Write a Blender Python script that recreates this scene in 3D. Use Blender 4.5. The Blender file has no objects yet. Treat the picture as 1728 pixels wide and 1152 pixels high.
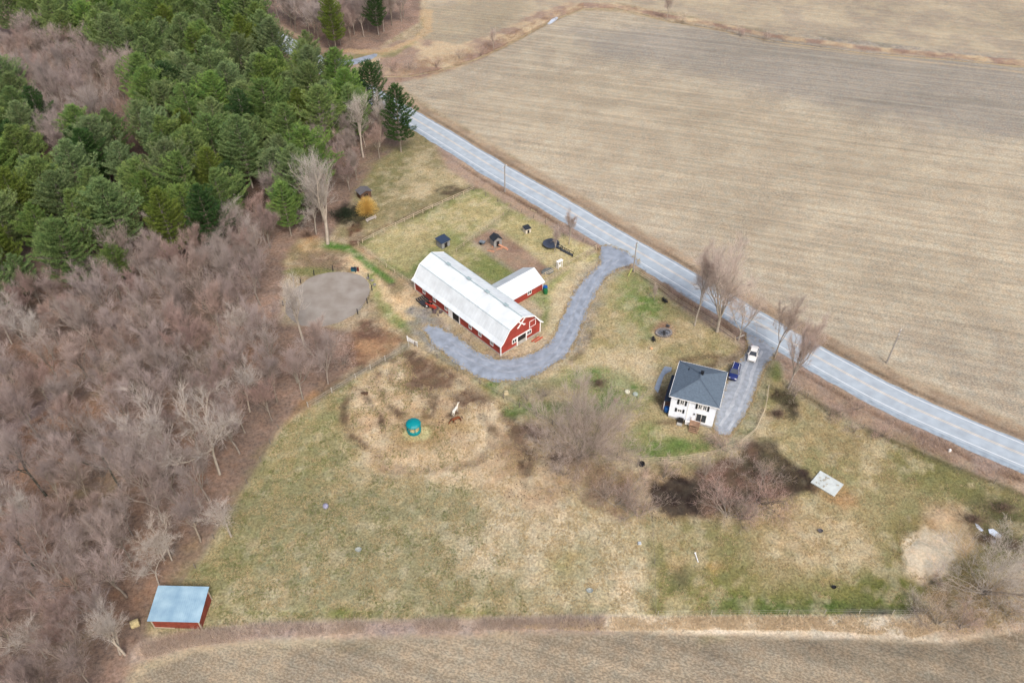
import bpy, math, random
import numpy as np
from mathutils import Vector, Matrix, noise as mnoise
from mathutils.geometry import tessellate_polygon
S = bpy.context.scene
COL = S.collection
rad = math.radians
PI = math.pi

# ------------------------------------------------------------------ camera
H = 110.0
PITCH = rad(42.0)
FPX = 864.0 / math.tan(rad(33.0))
cam_d = bpy.data.cameras.new("camera")
cam = bpy.data.objects.new("camera", cam_d); COL.objects.link(cam)
cam.location = (0, 0, H)
cam.rotation_euler = (rad(90) - PITCH, 0, 0)
cam_d.sensor_width = 36.0
cam_d.lens = 18.0 / math.tan(rad(33.0))
cam_d.clip_start = 1.0
cam_d.clip_end = 6000.0
S.camera = cam

# ------------------------------------------------------------------ light
SUN_EL = rad(50.0); SUN_AZ = rad(158.0)          # azimuth clockwise from +Y
world = bpy.data.worlds.new("World"); S.world = world
world.use_nodes = True
wn = world.node_tree.nodes; wn.clear()
wo = wn.new('ShaderNodeOutputWorld'); wb = wn.new('ShaderNodeBackground'); ws = wn.new('ShaderNodeTexSky')
ws.sky_type = 'NISHITA'; ws.sun_disc = False
ws.sun_elevation = SUN_EL; ws.sun_rotation = SUN_AZ
ws.air_density = 1.0; ws.dust_density = 6.0; ws.ozone_density = 1.0
wb.inputs['Strength'].default_value = 0.15
world.node_tree.links.new(ws.outputs[0], wb.inputs[0]); world.node_tree.links.new(wb.outputs[0], wo.inputs[0])
sun_d = bpy.data.lights.new("sun", 'SUN'); sun_d.energy = 1.9; sun_d.angle = rad(16); sun_d.color = (1.0, 0.975, 0.945)
sun = bpy.data.objects.new("sun", sun_d); COL.objects.link(sun)
sd = Vector((math.sin(SUN_AZ) * math.cos(SUN_EL), math.cos(SUN_AZ) * math.cos(SUN_EL), math.sin(SUN_EL)))
sun.rotation_euler = sd.to_track_quat('Z', 'Y').to_euler()
sun.location = (0, 0, 200)
S.view_settings.view_transform = 'Standard'
S.view_settings.look = 'None'
S.view_settings.gamma = 1.0
S.view_settings.exposure = 0.32
S.cycles.max_bounces = 5; S.cycles.diffuse_bounces = 3; S.cycles.transparent_max_bounces = 6

# ------------------------------------------------------------------ helpers
def at(px, py, z=0.0):
    """point of the place seen at a pixel of the photograph, at height z"""
    x = px - 864.0; y = 576.0 - py
    dz = -math.sin(PITCH) * FPX + y * math.cos(PITCH); dy = math.cos(PITCH) * FPX + y * math.sin(PITCH)
    t = (z - H) / dz
    return Vector((x * t, dy * t, z))
def proj(X, Y, Z):
    dz = Z - H
    zc = Y * math.cos(PITCH) - dz * math.sin(PITCH); yc = Y * math.sin(PITCH) + dz * math.cos(PITCH)
    return 864 + FPX * X / zc, 576 - FPX * yc / zc
def height_of(base, top):
    b = at(*base); lo, hi = 0.0, 45.0
    for _ in range(40):
        m = (lo + hi) / 2
        if proj(b.x, b.y, m)[1] > top[1]: lo = m
        else: hi = m
    return lo
K = 0.65
def lin(c, k=K):
    out = []
    for v in c[:3]:
        v = v / 255.0
        out.append(k * (v / 12.92 if v <= 0.04045 else ((v + 0.055) / 1.055) ** 2.4))
    return tuple(out)

MATS = {}
def mat(name, rgb, rough=0.8, var=0.12, scale=1.5, metal=0.0, bump=0.0, k=K, objvar=0.0, spec=0.3, wave=None, rgb2=None, transl=0.0):
    """procedural: base colour broken up by two noises (and ribs if wave)"""
    if name in MATS: return MATS[name]
    m = bpy.data.materials.new(name); m.use_nodes = True
    nt = m.node_tree; n = nt.nodes; L = nt.links
    b = n['Principled BSDF']
    b.inputs['Roughness'].default_value = rough; b.inputs['Metallic'].default_value = metal
    b.inputs['Specular IOR Level'].default_value = spec
    tc = n.new('ShaderNodeTexCoord')
    n1 = n.new('ShaderNodeTexNoise'); n1.inputs['Scale'].default_value = scale; n1.inputs['Detail'].default_value = 6
    L.new(tc.outputs['Object'], n1.inputs['Vector'])
    c = lin(rgb, k); c2 = lin(rgb2, k) if rgb2 else None
    ramp = n.new('ShaderNodeMixRGB')
    lo = tuple(max(0, v * (1 - 2 * var)) for v in c) if not c2 else c
    hi = tuple(v * (1 + 2 * var) for v in c) if not c2 else c2
    ramp.inputs[1].default_value = (*lo, 1); ramp.inputs[2].default_value = (*hi, 1)
    mr = n.new('ShaderNodeMapRange'); mr.inputs[1].default_value = 0.3; mr.inputs[2].default_value = 0.7
    L.new(n1.outputs[0], mr.inputs[0]); L.new(mr.outputs[0], ramp.inputs[0])
    last = ramp.outputs[0]
    if objvar > 0:
        oi = n.new('ShaderNodeObjectInfo'); hs = n.new('ShaderNodeHueSaturation')
        m1 = n.new('ShaderNodeMapRange'); m1.inputs[3].default_value = 1 - objvar; m1.inputs[4].default_value = 1 + objvar
        L.new(oi.outputs['Random'], m1.inputs[0]); L.new(m1.outputs[0], hs.inputs['Value'])
        mm = n.new('ShaderNodeMath'); mm.operation = 'MULTIPLY'; mm.inputs[1].default_value = 7.31
        L.new(oi.outputs['Random'], mm.inputs[0])
        fr = n.new('ShaderNodeMath'); fr.operation = 'FRACT'; L.new(mm.outputs[0], fr.inputs[0])
        m2 = n.new('ShaderNodeMapRange'); m2.inputs[3].default_value = 0.5 - objvar * 0.06; m2.inputs[4].default_value = 0.5 + objvar * 0.06
        L.new(fr.outputs[0], m2.inputs[0]); L.new(m2.outputs[0], hs.inputs['Hue'])
        m3 = n.new('ShaderNodeMapRange'); m3.inputs[3].default_value = 1 - objvar; m3.inputs[4].default_value = 1 + objvar * .6
        mm2 = n.new('ShaderNodeMath'); mm2.operation = 'MULTIPLY'; mm2.inputs[1].default_value = 13.7
        L.new(oi.outputs['Random'], mm2.inputs[0]); fr2 = n.new('ShaderNodeMath'); fr2.operation = 'FRACT'
        L.new(mm2.outputs[0], fr2.inputs[0]); L.new(fr2.outputs[0], m3.inputs[0]); L.new(m3.outputs[0], hs.inputs['Saturation'])
        L.new(last, hs.inputs['Color']); last = hs.outputs[0]
    if wave:
        w = n.new('ShaderNodeTexWave'); w.wave_type = 'BANDS'; w.bands_direction = wave[0]
        w.inputs['Scale'].default_value = wave[1]; w.inputs['Distortion'].default_value = 0.0
        L.new(tc.outputs['Object'], w.inputs['Vector'])
        bp = n.new('ShaderNodeBump'); bp.inputs['Strength'].default_value = wave[2]; bp.inputs['Distance'].default_value = 0.03
        L.new(w.outputs[1], bp.inputs['Height']); L.new(bp.outputs[0], b.inputs['Normal'])
    elif bump > 0:
        n2 = n.new('ShaderNodeTexNoise'); n2.inputs['Scale'].default_value = scale * 6; n2.inputs['Detail'].default_value = 4
        L.new(tc.outputs['Object'], n2.inputs['Vector'])
        bp = n.new('ShaderNodeBump'); bp.inputs['Strength'].default_value = bump; bp.inputs['Distance'].default_value = 0.05
        L.new(n2.outputs[0], bp.inputs['Height']); L.new(bp.outputs[0], b.inputs['Normal'])
    L.new(last, b.inputs['Base Color'])
    if transl > 0:
        tl = n.new('ShaderNodeBsdfTranslucent'); ms = n.new('ShaderNodeMixShader'); ms.inputs[0].default_value = transl
        L.new(last, tl.inputs['Color']); L.new(b.outputs[0], ms.inputs[1]); L.new(tl.outputs[0], ms.inputs[2]); L.new(ms.outputs[0], n['Material Output'].inputs['Surface'])
    MATS[name] = m
    return m

def tag(o, label=None, cat=None, group=None, kind=None):
    if label: o['label'] = label
    if cat: o['category'] = cat
    if group: o['group'] = group
    if kind: o['kind'] = kind
    return o
def empty(name, loc, rz=0.0, label=None, cat=None, group=None, sc=1.0):
    o = bpy.data.objects.new(name, None); COL.objects.link(o)
    o.location = loc; o.rotation_euler = (0, 0, rz); o.scale = (sc, sc, sc)
    o.empty_display_size = 0.3
    return tag(o, label, cat, group)

class MB:
    """collects shapes, then links them as ONE mesh object"""
    def __init__(s): s.v = []; s.f = []
    def poly(s, pts):
        b = len(s.v); s.v += [tuple(p) for p in pts]; s.f.append(tuple(range(b, b + len(pts)))); return s
    def add(s, vs, fs):
        b = len(s.v); s.v += [tuple(p) for p in vs]; s.f += [tuple(i + b for i in f) for f in fs]; return s
    def box(s, c, size, rz=0.0, M=None, top=None):
        x, y, z = (d / 2 for d in size); t = top or (1, 1)
        vs = [(-x, -y, -z), (x, -y, -z), (x, y, -z), (-x, y, -z), (-x * t[0], -y * t[1], z), (x * t[0], -y * t[1], z), (x * t[0], y * t[1], z), (-x * t[0], y * t[1], z)]
        R = Matrix.Rotation(rz, 3, 'Z') if M is None else M
        vs = [R @ Vector(v) + Vector(c) for v in vs]
        return s.add(vs, [(3, 2, 1, 0), (4, 5, 6, 7), (0, 1, 5, 4), (1, 2, 6, 5), (2, 3, 7, 6), (3, 0, 4, 7)])
    def bar(s, a, b, w, h=None):
        a = Vector(a); b = Vector(b); d = b - a; L = d.length; h = h or w
        q = d.to_track_quat('Y', 'Z').to_matrix()
        return s.box((a + b) / 2, (w, L, h), M=q)
    def tube(s, pts, rs, n=6, cap=True):
        pts = [Vector(p) for p in pts]
        if not hasattr(rs, '__len__'): rs = [rs] * len(pts)
        base = len(s.v); up = Vector((0.03, 0.02, 1))
        for i, p in enumerate(pts):
            d = (pts[min(i + 1, len(pts) - 1)] - pts[max(i - 1, 0)]).normalized()
            u = d.cross(up if abs(d.dot(up.normalized())) < .95 else Vector((1, 0, 0))).normalized(); w = d.cross(u)
            for k in range(n):
                a = 2 * PI * k / n; s.v.append(tuple(p + (u * math.cos(a) + w * math.sin(a)) * rs[i]))
        for i in range(len(pts) - 1):
            for k in range(n):
                k2 = (k + 1) % n
                s.f.append((base + i * n + k, base + i * n + k2, base + (i + 1) * n + k2, base + (i + 1) * n + k))
        if cap:
            s.f.append(tuple(base + k for k in reversed(range(n)))); s.f.append(tuple(base + (len(pts) - 1) * n + k for k in range(n)))
        return s
    def lathe(s, c, prof, n=16, sx=1, sy=1):
        base = len(s.v); c = Vector(c)
        for r, z in prof:
            for k in range(n):
                a = 2 * PI * k / n; s.v.append((c.x + r * math.cos(a) * sx, c.y + r * math.sin(a) * sy, c.z + z))
        for i in range(len(prof) - 1):
            for k in range(n):
                k2 = (k + 1) % n
                s.f.append((base + i * n + k, base + i * n + k2, base + (i + 1) * n + k2, base + (i + 1) * n + k))
        s.f.append(tuple(base + k for k in reversed(range(n)))); s.f.append(tuple(base + (len(prof) - 1) * n + k for k in range(n)))
        return s
    def slab(s, pts, t, up=None):
        """thick sheet from an outline (3-D points), extruded along -normal"""
        pts = [Vector(p) for p in pts]
        nrm = (pts[1] - pts[0]).cross(pts[2] - pts[1]).normalized() if up is None else Vector(up)
        if nrm.z < 0 and up is None: nrm = -nrm
        lo = [p - nrm * t for p in pts]; n = len(pts)
        return s.add(pts + lo, [tuple(range(n)), tuple(reversed(range(n, 2 * n)))] + [(i, i + n, (i + 1) % n + n, (i + 1) % n) for i in range(n)])
    def build(s, name, m, parent=None, smooth=False, fix=True, bevel=0):
        me = bpy.data.meshes.new(name); me.from_pydata(s.v, [], s.f); me.update()
        if fix:
            import bmesh
            bm = bmesh.new(); bm.from_mesh(me); bmesh.ops.recalc_face_normals(bm, faces=bm.faces); bm.to_mesh(me); bm.free()
        me.materials.append(m)
        o = bpy.data.objects.new(name, me); COL.objects.link(o)
        if parent: o.parent = parent
        if smooth: me.polygons.foreach_set('use_smooth', [True] * len(me.polygons))
        if bevel:
            md = o.modifiers.new('bevel', 'BEVEL'); md.width = bevel; md.segments = 2; md.limit_method = 'ANGLE'
        return o

def np_mesh(name, V, F, m, parent=None, link=True):
    """V (n,3), F (k,3) triangles"""
    me = bpy.data.meshes.new(name)
    V = np.ascontiguousarray(V, dtype=np.float32); F = np.ascontiguousarray(F, dtype=np.int32)
    me.vertices.add(len(V)); me.vertices.foreach_set('co', V.ravel())
    nc = F.shape[1]
    me.loops.add(F.size); me.loops.foreach_set('vertex_index', F.ravel())
    me.polygons.add(len(F)); me.polygons.foreach_set('loop_start', np.arange(0, F.size, nc, dtype=np.int32))
    me.update(calc_edges=True); me.validate()
    me.materials.append(m)
    if not link: return me
    o = bpy.data.objects.new(name, me); COL.objects.link(o)
    if parent: o.parent = parent
    return o

RNG = np.random.default_rng(7)
def blades(P, D, length, width, rng=RNG):
    """one thin triangle per point: P base (n,3), D direction (n,3)"""
    n = len(P)
    D = D / np.maximum(np.linalg.norm(D, axis=1, keepdims=True), 1e-6)
    R = rng.normal(size=(n, 3)); side = np.cross(D, R); side /= np.maximum(np.linalg.norm(side, axis=1, keepdims=True), 1e-6)
    length = np.broadcast_to(np.asarray(length, dtype=float), (n,))[:, None]; width = np.broadcast_to(np.asarray(width, dtype=float), (n,))[:, None]
    V = np.empty((n, 3, 3)); V[:, 0] = P - side * width / 2; V[:, 1] = P + side * width / 2; V[:, 2] = P + D * length
    return V.reshape(-1, 3), np.arange(3 * n).reshape(n, 3)

def hash2(ix, iy, seed):
    h = (ix.astype(np.int64) * 374761393 + iy.astype(np.int64) * 668265263 + seed * 1442695041) & 0xFFFFFFFF
    h = ((h ^ (h >> 13)) * 1274126177) & 0xFFFFFFFF
    return ((h ^ (h >> 16)) & 0xFFFF) / 65535.0
def vnoise(x, y, seed):
    ix = np.floor(x); iy = np.floor(y); fx = x - ix; fy = y - iy
    ix = ix.astype(np.int64); iy = iy.astype(np.int64)
    fx = fx * fx * (3 - 2 * fx); fy = fy * fy * (3 - 2 * fy)
    a = hash2(ix, iy, seed); b = hash2(ix + 1, iy, seed); c = hash2(ix, iy + 1, seed); d = hash2(ix + 1, iy + 1, seed)
    return (a * (1 - fx) + b * fx) * (1 - fy) + (c * (1 - fx) + d * fx) * fy
def fbm(x, y, scale, seed=0, octs=4):
    """about 0..1, mean 0.5; scale in metres"""
    s = 0; amp = 1; t = 0; f = 1.0 / scale
    for o in range(octs):
        s = s + amp * vnoise(x * f + 17.3 * o, y * f - 9.1 * o, seed + o * 31); t += amp; amp *= 0.55; f *= 2.03
    return s / t
def inside_sd(X, Y, poly):
    """signed distance, positive inside"""
    n = len(poly); d = np.full(X.shape, 1e18); ins = np.zeros(X.shape, bool)
    for i in range(n):
        ax, ay = poly[i]; bx, by = poly[(i + 1) % n]
        ex, ey = bx - ax, by - ay; L2 = ex * ex + ey * ey + 1e-9
        t = np.clip(((X - ax) * ex + (Y - ay) * ey) / L2, 0, 1)
        d = np.minimum(d, (X - ax - t * ex) ** 2 + (Y - ay - t * ey) ** 2)
        c = ((ay > Y) != (by > Y)) & (X < (bx - ax) * (Y - ay) / ((by - ay) if by != ay else 1e-9) + ax)
        ins ^= c
    d = np.sqrt(d)
    return np.where(ins, d, -d)
def line_d(X, Y, pts):
    d = np.full(X.shape, 1e18)
    for i in range(len(pts) - 1):
        ax, ay = pts[i]; bx, by = pts[i + 1]; ex, ey = bx - ax, by - ay; L2 = ex * ex + ey * ey + 1e-9
        t = np.clip(((X - ax) * ex + (Y - ay) * ey) / L2, 0, 1)
        d = np.minimum(d, (X - ax - t * ex) ** 2 + (Y - ay - t * ey) ** 2)
    return np.sqrt(d)
def W2(pts, z=0.0): return [tuple(at(x, y, z)[:2]) for x, y in pts]
def in_poly(p, poly):
    x, y = p[0], p[1]; c = False; j = len(poly) - 1
    for i in range(len(poly)):
        xi, yi = poly[i]; xj, yj = poly[j]
        if (yi > y) != (yj > y) and x < (xj - xi) * (y - yi) / (yj - yi) + xi: c = not c
        j = i
    return c
def smooth_line(pts, step=2.0):
    """Catmull-Rom through world points"""
    P = [Vector((p[0], p[1], 0)) for p in pts]; P = [P[0] * 2 - P[1]] + P + [P[-1] * 2 - P[-2]]
    out = []
    for i in range(1, len(P) - 2):
        p0, p1, p2, p3 = P[i - 1:i + 3]; n = max(1, int((p2 - p1).length / step))
        for k in range(n):
            t = k / n
            out.append(0.5 * ((2 * p1) + (p2 - p0) * t + (2 * p0 - 5 * p1 + 4 * p2 - p3) * t * t + (3 * p1 - p0 - 3 * p2 + p3) * t ** 3))
    out.append(P[-2]); return [(v.x, v.y) for v in out]
# ------------------------------------------------------------------ road geometry
ROAD_EDGE = [(300, -45), (400, 13), (480, 60), (540, 95.6), (578.5, 118.5), (690.4, 183.6), (757.1, 222.7), (854, 281.6), (942.3, 331), (1039.2, 387.8), (1119, 433.6),
             (1236.3, 502.4), (1341.5, 563.3), (1428.8, 612.3), (1539.2, 669), (1727, 748.8), (1900, 818)]
edge_w = smooth_line(W2(ROAD_EDGE), 2.0)
def offset_line(pts, d):
    out = []
    for i, p in enumerate(pts):
        a = pts[max(i - 1, 0)]; b = pts[min(i + 1, len(pts) - 1)]
        dx, dy = b[0] - a[0], b[1] - a[1]; l = math.hypot(dx, dy) + 1e-9
        out.append((p[0] + dy / l * d, p[1] - dx / l * d))     # positive = to the right of travel
    return out
road_c = offset_line(edge_w, 2.8)
ditch_r = offset_line(edge_w, -2.3); ditch_l = offset_line(edge_w, 9.8)

# ------------------------------------------------------------------ ground sheet
GX0, GX1, GY0, GY1, GS = -235.0, 235.0, 30.0, 345.0, 0.62
nx = int((GX1 - GX0) / GS) + 1; ny = int((GY1 - GY0) / GS) + 1
gx = np.linspace(GX0, GX1, nx); gy = np.linspace(GY0, GY1, ny)
X, Y = np.meshgrid(gx, gy)
C = np.empty(X.shape + (3,)); C[:] = lin((188, 168, 135))
TX = np.zeros(X.shape + (3,))          # R stubble speckle, G leaf litter, B smooth
Z = np.zeros(X.shape)
WN = [fbm(X, Y, 9.0, 3, 5) - 0.5, fbm(X, Y, 2.2, 11, 3) - 0.5]
PATCH = fbm(X, Y, 6.0, 23, 5)
FINE = fbm(X, Y, 1.6, 41, 3)
def crop(pts, pad):
    xs = [p[0] for p in pts]; ys = [p[1] for p in pts]
    i0 = max(0, int((min(xs) - pad - GX0) / GS)); i1 = min(nx, int((max(xs) + pad - GX0) / GS) + 2)
    j0 = max(0, int((min(ys) - pad - GY0) / GS)); j1 = min(ny, int((max(ys) + pad - GY0) / GS) + 2)
    return slice(j0, max(j0, j1)), slice(i0, max(i0, i1))
def apply_mask(sl, m, col, alpha, patch, tex, dz, col2=None):
    if patch > 0:
        q = np.clip((PATCH[sl] * .6 + FINE[sl] * .4 - 0.5) * 5 * patch + 0.5 + (1 - patch) * .5, 0, 1); m = m * q
    if m.size == 0: return
    m = (m * alpha)[..., None]
    if col is not None:
        c = np.array(lin(col))
        if col2 is not None:
            w = np.clip((PATCH[sl] - .5) * 4 + .5, 0, 1)[..., None]; c = c * (1 - w) + np.array(lin(col2)) * w
        C[sl] = C[sl] * (1 - m) + c * m
    if tex is not None: TX[sl] = TX[sl] * (1 - m) + np.array(tex) * m
    if dz: Z[sl] += dz * m[..., 0]
def area(pts, col, alpha=1.0, soft=1.5, warp=2.0, patch=0.0, tex=None, dz=0, px=True, col2=None):
    w = W2(pts) if px else pts; sl = crop(w, soft + abs(warp) + 2)
    sd_ = inside_sd(X[sl], Y[sl], w) + WN[0][sl] * warp * 2 + WN[1][sl] * warp
    t = np.clip(sd_ / (2 * soft) + .5, 0, 1); apply_mask(sl, t * t * (3 - 2 * t), col, alpha, patch, tex, dz, col2)
def blob(cx, cy, rx, ry, col, alpha=1.0, soft=0.5, warp=1.5, patch=0.0, tex=None, dz=0, rot=0, col2=None):
    pts = []
    for k in range(20):
        a = 2 * PI * k / 20; u, v = rx * math.cos(a), ry * math.sin(a)
        pts.append((cx + u * math.cos(rot) - v * math.sin(rot), cy + u * math.sin(rot) + v * math.cos(rot)))
    w = W2(pts); s = soft * 0.5 * min(rx, ry) * .075
    area(pts, col, alpha, max(s, .6), warp, patch, tex, dz, True, col2)
def stroke(pts, width, col, alpha=1.0, soft=0.8, warp=0.8, patch=0.0, tex=None, dz=0, px=True, col2=None):
    w = W2(pts) if px else pts; sl = crop(w, width + soft + abs(warp) + 2)
    d = width / 2 - line_d(X[sl], Y[sl], w) + WN[0][sl] * warp * 2 + WN[1][sl] * warp
    t = np.clip(d / (2 * soft) + .5, 0, 1); apply_mask(sl, t * t * (3 - 2 * t), col, alpha, patch, tex, dz, col2)

STUB = (1, 0, 0); LIT = (0, 1, 0); SMO = (0, 0, 1); GRA = (0, 0, 0)
# ploughed stubble fields
area([(655, 130), (720, 175), (800, 222), (1000, 340), (1200, 458), (1400, 570), (1560, 645), (1740, 722), (2100, 870), (2300, 100), (1728, 111), (1500, 84), (1300, 63), (1200, 48), (1050, 22), (985, 18), (930, 38), (880, 66), (800, 106), (720, 132)],
     (204, 189, 163), tex=STUB, soft=1, warp=.5, col2=(190, 175, 152))
area([(1150, 40), (2200, 90), (2200, 260), (1728, 240), (1450, 190), (1200, 130), (1000, 95), (950, 50)], (164, 156, 146), alpha=.7, soft=9, warp=8)
area([(1000, 110), (1500, 230), (1728, 300), (1900, 600), (1400, 520), (1000, 330), (760, 190), (850, 140)], (206, 186, 152), alpha=.35, soft=12, warp=12, patch=.4)
area([(720, -20), (720, 60), (705, 110), (760, 112), (840, 70), (900, 28), (960, 6), (1040, 4), (1130, 20), (1250, 44), (1450, 68), (1728, 100), (2300, 150), (2300, -60), (740, -60)],
     (200, 183, 153), tex=(.7, 0, 0), soft=1, warp=.6, col2=(184, 168, 145))
area([(700, 20), (860, -20), (900, 10), (830, 60), (750, 90), (700, 100)], (170, 156, 128), alpha=.5, soft=4, warp=5)
area([(200, 1300), (215, 1180), (250, 1132), (330, 1093), (450, 1078), (800, 1072), (1000, 1064), (1300, 1071), (1560, 1084), (1640, 1078), (1728, 1060), (1950, 1030), (2000, 1400)],
     (182, 165, 138), tex=STUB, soft=.7, warp=.5, col2=(166, 151, 128))
area([(850, 1066), (1300, 1073), (1560, 1086), (1728, 1064), (1800, 1080), (1728, 1100), (1500, 1115), (900, 1100)], (140, 126, 106), alpha=.45, soft=2, warp=2)
# wooded ground: leaf litter
WOOD = [(-400, 200), (-100, 0), (0, -60), (720, -60), (705, 40), (640, 80), (560, 95), (600, 160), (690, 235), (640, 300), (600, 330), (560, 400), (520, 405), (480, 470), (470, 545), (590, 560), (650, 570), (600, 620), (520, 685), (478, 716), (440, 780), (390, 860), (330, 960), (262, 1030), (235, 1090), (205, 1140), (190, 1300), (-400, 1300)]
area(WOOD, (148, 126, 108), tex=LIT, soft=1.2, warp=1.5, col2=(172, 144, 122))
area([(0, 250), (330, 200), (520, 240), (520, 330), (300, 400), (0, 430), (-200, 400)], (92, 74, 62), alpha=.8, soft=6, warp=4, tex=LIT)  # darker floor under the pines: shade of their gaps put into ground colour
for (cx, cy, rx, ry) in [(60, 760, 90, 60), (30, 900, 80, 60), (180, 1010, 70, 40), (300, 760, 60, 60), (60, 620, 60, 40), (270, 900, 40, 40), (130, 700, 60, 30), (420, 600, 60, 50), (560, 500, 40, 40)]:
    blob(cx, cy, rx, ry, (172, 128, 88), alpha=.7, soft=4, warp=3, patch=.8)
for (cx, cy, rx, ry) in [(200, 640, 60, 30), (150, 830, 50, 30), (340, 640, 40, 30), (300, 590, 60, 26), (100, 1080, 80, 30)]:
    blob(cx, cy, rx, ry, (126, 122, 84), alpha=.6, soft=4, warp=3, patch=.9)
stroke([(-60, 770), (20, 720), (70, 688), (105, 650)], 3.2, (150, 132, 122), alpha=.9, warp=.5, tex=SMO)
stroke([(-60, 760), (20, 708), (70, 676)], .9, (92, 76, 70), alpha=.8, warp=.3)
stroke([(-50, 785), (28, 735), (80, 700)], .9, (92, 76, 70), alpha=.8, warp=.3)

# verge beyond the road, stream and its banks
stroke([(660, 130)], 1, (0, 0, 0), alpha=0) if False else None
stroke(offset_line(edge_w, -2.7), 4.4, (170, 146, 120), alpha=.9, px=False, col2=(188, 164, 134), tex=(.3, .3, 0))
stroke(offset_line(edge_w, -1.9), 1.0, (104, 84, 68), alpha=.75, px=False, soft=.5, warp=.5, patch=.5, dz=-.5)
stroke(offset_line(edge_w, 9.6), 7.5, (176, 152, 134), alpha=.95, px=False, col2=(186, 160, 132), tex=(.2, .5, 0), warp=1.0)
stroke(offset_line(edge_w, 8.9), 1.1, (112, 86, 68), alpha=.75, px=False, soft=.5, warp=.6, patch=.6, dz=-.5)
area([(560, 100), (640, 78), (700, 60), (770, 78), (830, 60), (900, 22), (960, 4), (1000, 10), (935, 32), (880, 62), (800, 104), (725, 132), (665, 142), (690, 185), (660, 175), (600, 130)], (208, 184, 146), soft=1.2, warp=2, col2=(176, 150, 128), tex=(.2, .4, 0))
stream = [(650, 128), (690, 128), (740, 118), (800, 100), (850, 78), (880, 62), (915, 42), (940, 30), (985, 14), (1040, 14), (1130, 36), (1200, 48), (1300, 68), (1450, 88), (1600, 100), (1728, 112), (2000, 136)]
stroke([(720, 124), (800, 96), (870, 60), (930, 25), (985, 8), (1040, 10), (1130, 28), (1200, 40), (1300, 60), (1450, 80), (1600, 94), (1728, 106), (2000, 130)], 4.5, (214, 190, 150), warp=1, col2=(172, 144, 124), tex=(.2, .4, 0))
stroke(stream, 1.3, (96, 80, 66), alpha=.8, soft=.5, warp=.5, dz=-.7)
stroke([(1230, 58), (1300, 74), (1500, 98), (1728, 122), (2000, 146)], 1.0, (222, 196, 156), alpha=.7, warp=.4)
stroke([(590, 85), (640, 90), (700, 68), (720, 50), (720, 20)], 4, (208, 176, 130), alpha=.7, warp=2)
stroke([(600, 95), (660, 92), (700, 72)], 3, (142, 146, 84), alpha=.6, warp=1.5, patch=.7)

# horse pasture
PAST = [(690, 588), (770, 632), (850, 676), (905, 706), (960, 736), (1010, 762), (1075, 795), (1100, 860), (1108, 1036), (900, 1040), (600, 1048), (430, 1052), (350, 1062), (250, 1062), (268, 1018), (330, 962), (390, 862), (440, 782), (478, 718), (520, 688), (600, 636), (660, 602)]
area(PAST, (172, 162, 118), soft=.8, warp=.6, col2=(194, 176, 132), tex=GRA)
area([(440, 790), (478, 722), (600, 645), (640, 700), (600, 780), (520, 850), (480, 960), (360, 1040), (280, 1030)], (150, 146, 92), alpha=.8, soft=3, warp=4, patch=.5)
area([(440, 840), (640, 800), (800, 860), (840, 960), (760, 1030), (440, 1045), (400, 950)], (160, 152, 112), alpha=.8, soft=5, warp=6, patch=.3)
area([(800, 840), (900, 800), (1060, 860), (1100, 1030), (860, 1030), (790, 960)], (214, 194, 156), alpha=.95, soft=4, warp=5, patch=.4)
area([(686, 592), (850, 678), (960, 738), (1000, 800), (920, 860), (760, 820), (640, 790), (570, 720), (590, 660)], (226, 202, 162), soft=2.2, warp=3, col2=(204, 174, 134), tex=(.3, 0, 0))
area([(690, 590), (780, 640), (850, 690), (820, 700), (720, 670), (660, 640)], (112, 86, 68), alpha=.9, soft=2, warp=3, patch=.8)
area([(850, 680), (960, 740), (1000, 790), (930, 860), (870, 800), (850, 740)], (176, 148, 116), alpha=.5, soft=3, warp=3, patch=.6)
blob(700, 780, 110, 28, (212, 182, 138), alpha=.6, soft=4, warp=3, patch=.4)
for cx, cy, rx, ry in [(720, 880, 60, 20), (640, 850, 70, 25), (560, 900, 60, 22), (1010, 840, 50, 16)]:
    blob(cx, cy, rx, ry, (170, 160, 116), alpha=.5, soft=4, warp=3, patch=.6)
for pts, a in [([(596, 655), (583, 680), (580, 710), (592, 735), (615, 752), (640, 765)], .55), ([(632, 775), (650, 790), (690, 795), (760, 788), (800, 782), (826, 762), (832, 730), (815, 705)], .45),
               ([(840, 660), (860, 700), (870, 730), (900, 770), (890, 800)], .5), ([(780, 650), (810, 690), (830, 720)], .4), ([(690, 600), (740, 650), (780, 680)], .5)]:
    stroke(pts, 1.8, (110, 84, 66), alpha=min(1, a * 1.6), warp=.6, patch=.5, soft=.4)
blob(694, 598, 24, 9, (84, 62, 50), alpha=.9, soft=2, warp=1.5, patch=.5)
for pts in [[(700, 600), (730, 640), (760, 668), (800, 690)], [(720, 596), (770, 640), (820, 680), (860, 720), (892, 770)], [(660, 606), (640, 640), (650, 680), (680, 705)], [(740, 620), (735, 660), (720, 700)], [(800, 655), (790, 690), (760, 700)], [(860, 690), (900, 730), (940, 760)], [(830, 665), (870, 700), (930, 735)], [(610, 660), (640, 700), (650, 740)], [(880, 780), (886, 820)]]:
    stroke(pts, 1.5, (104, 80, 64), alpha=.9, warp=1.0, patch=.8, soft=.35)
blob(780, 640, 60, 18, (146, 114, 88), alpha=.7, soft=3, warp=4, patch=.9, rot=.5); blob(690, 630, 50, 22, (150, 118, 90), alpha=.6, soft=3, warp=4, patch=.9); blob(885, 745, 40, 30, (150, 122, 96), alpha=.7, soft=3, warp=4, patch=.9)
area([(690, 588), (760, 628), (850, 678), (905, 710), (960, 745), (950, 765), (890, 735), (830, 700), (770, 672), (710, 655), (650, 640), (640, 620)], (122, 95, 75), alpha=.8, soft=1.2, warp=2.5, patch=.8)
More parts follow.
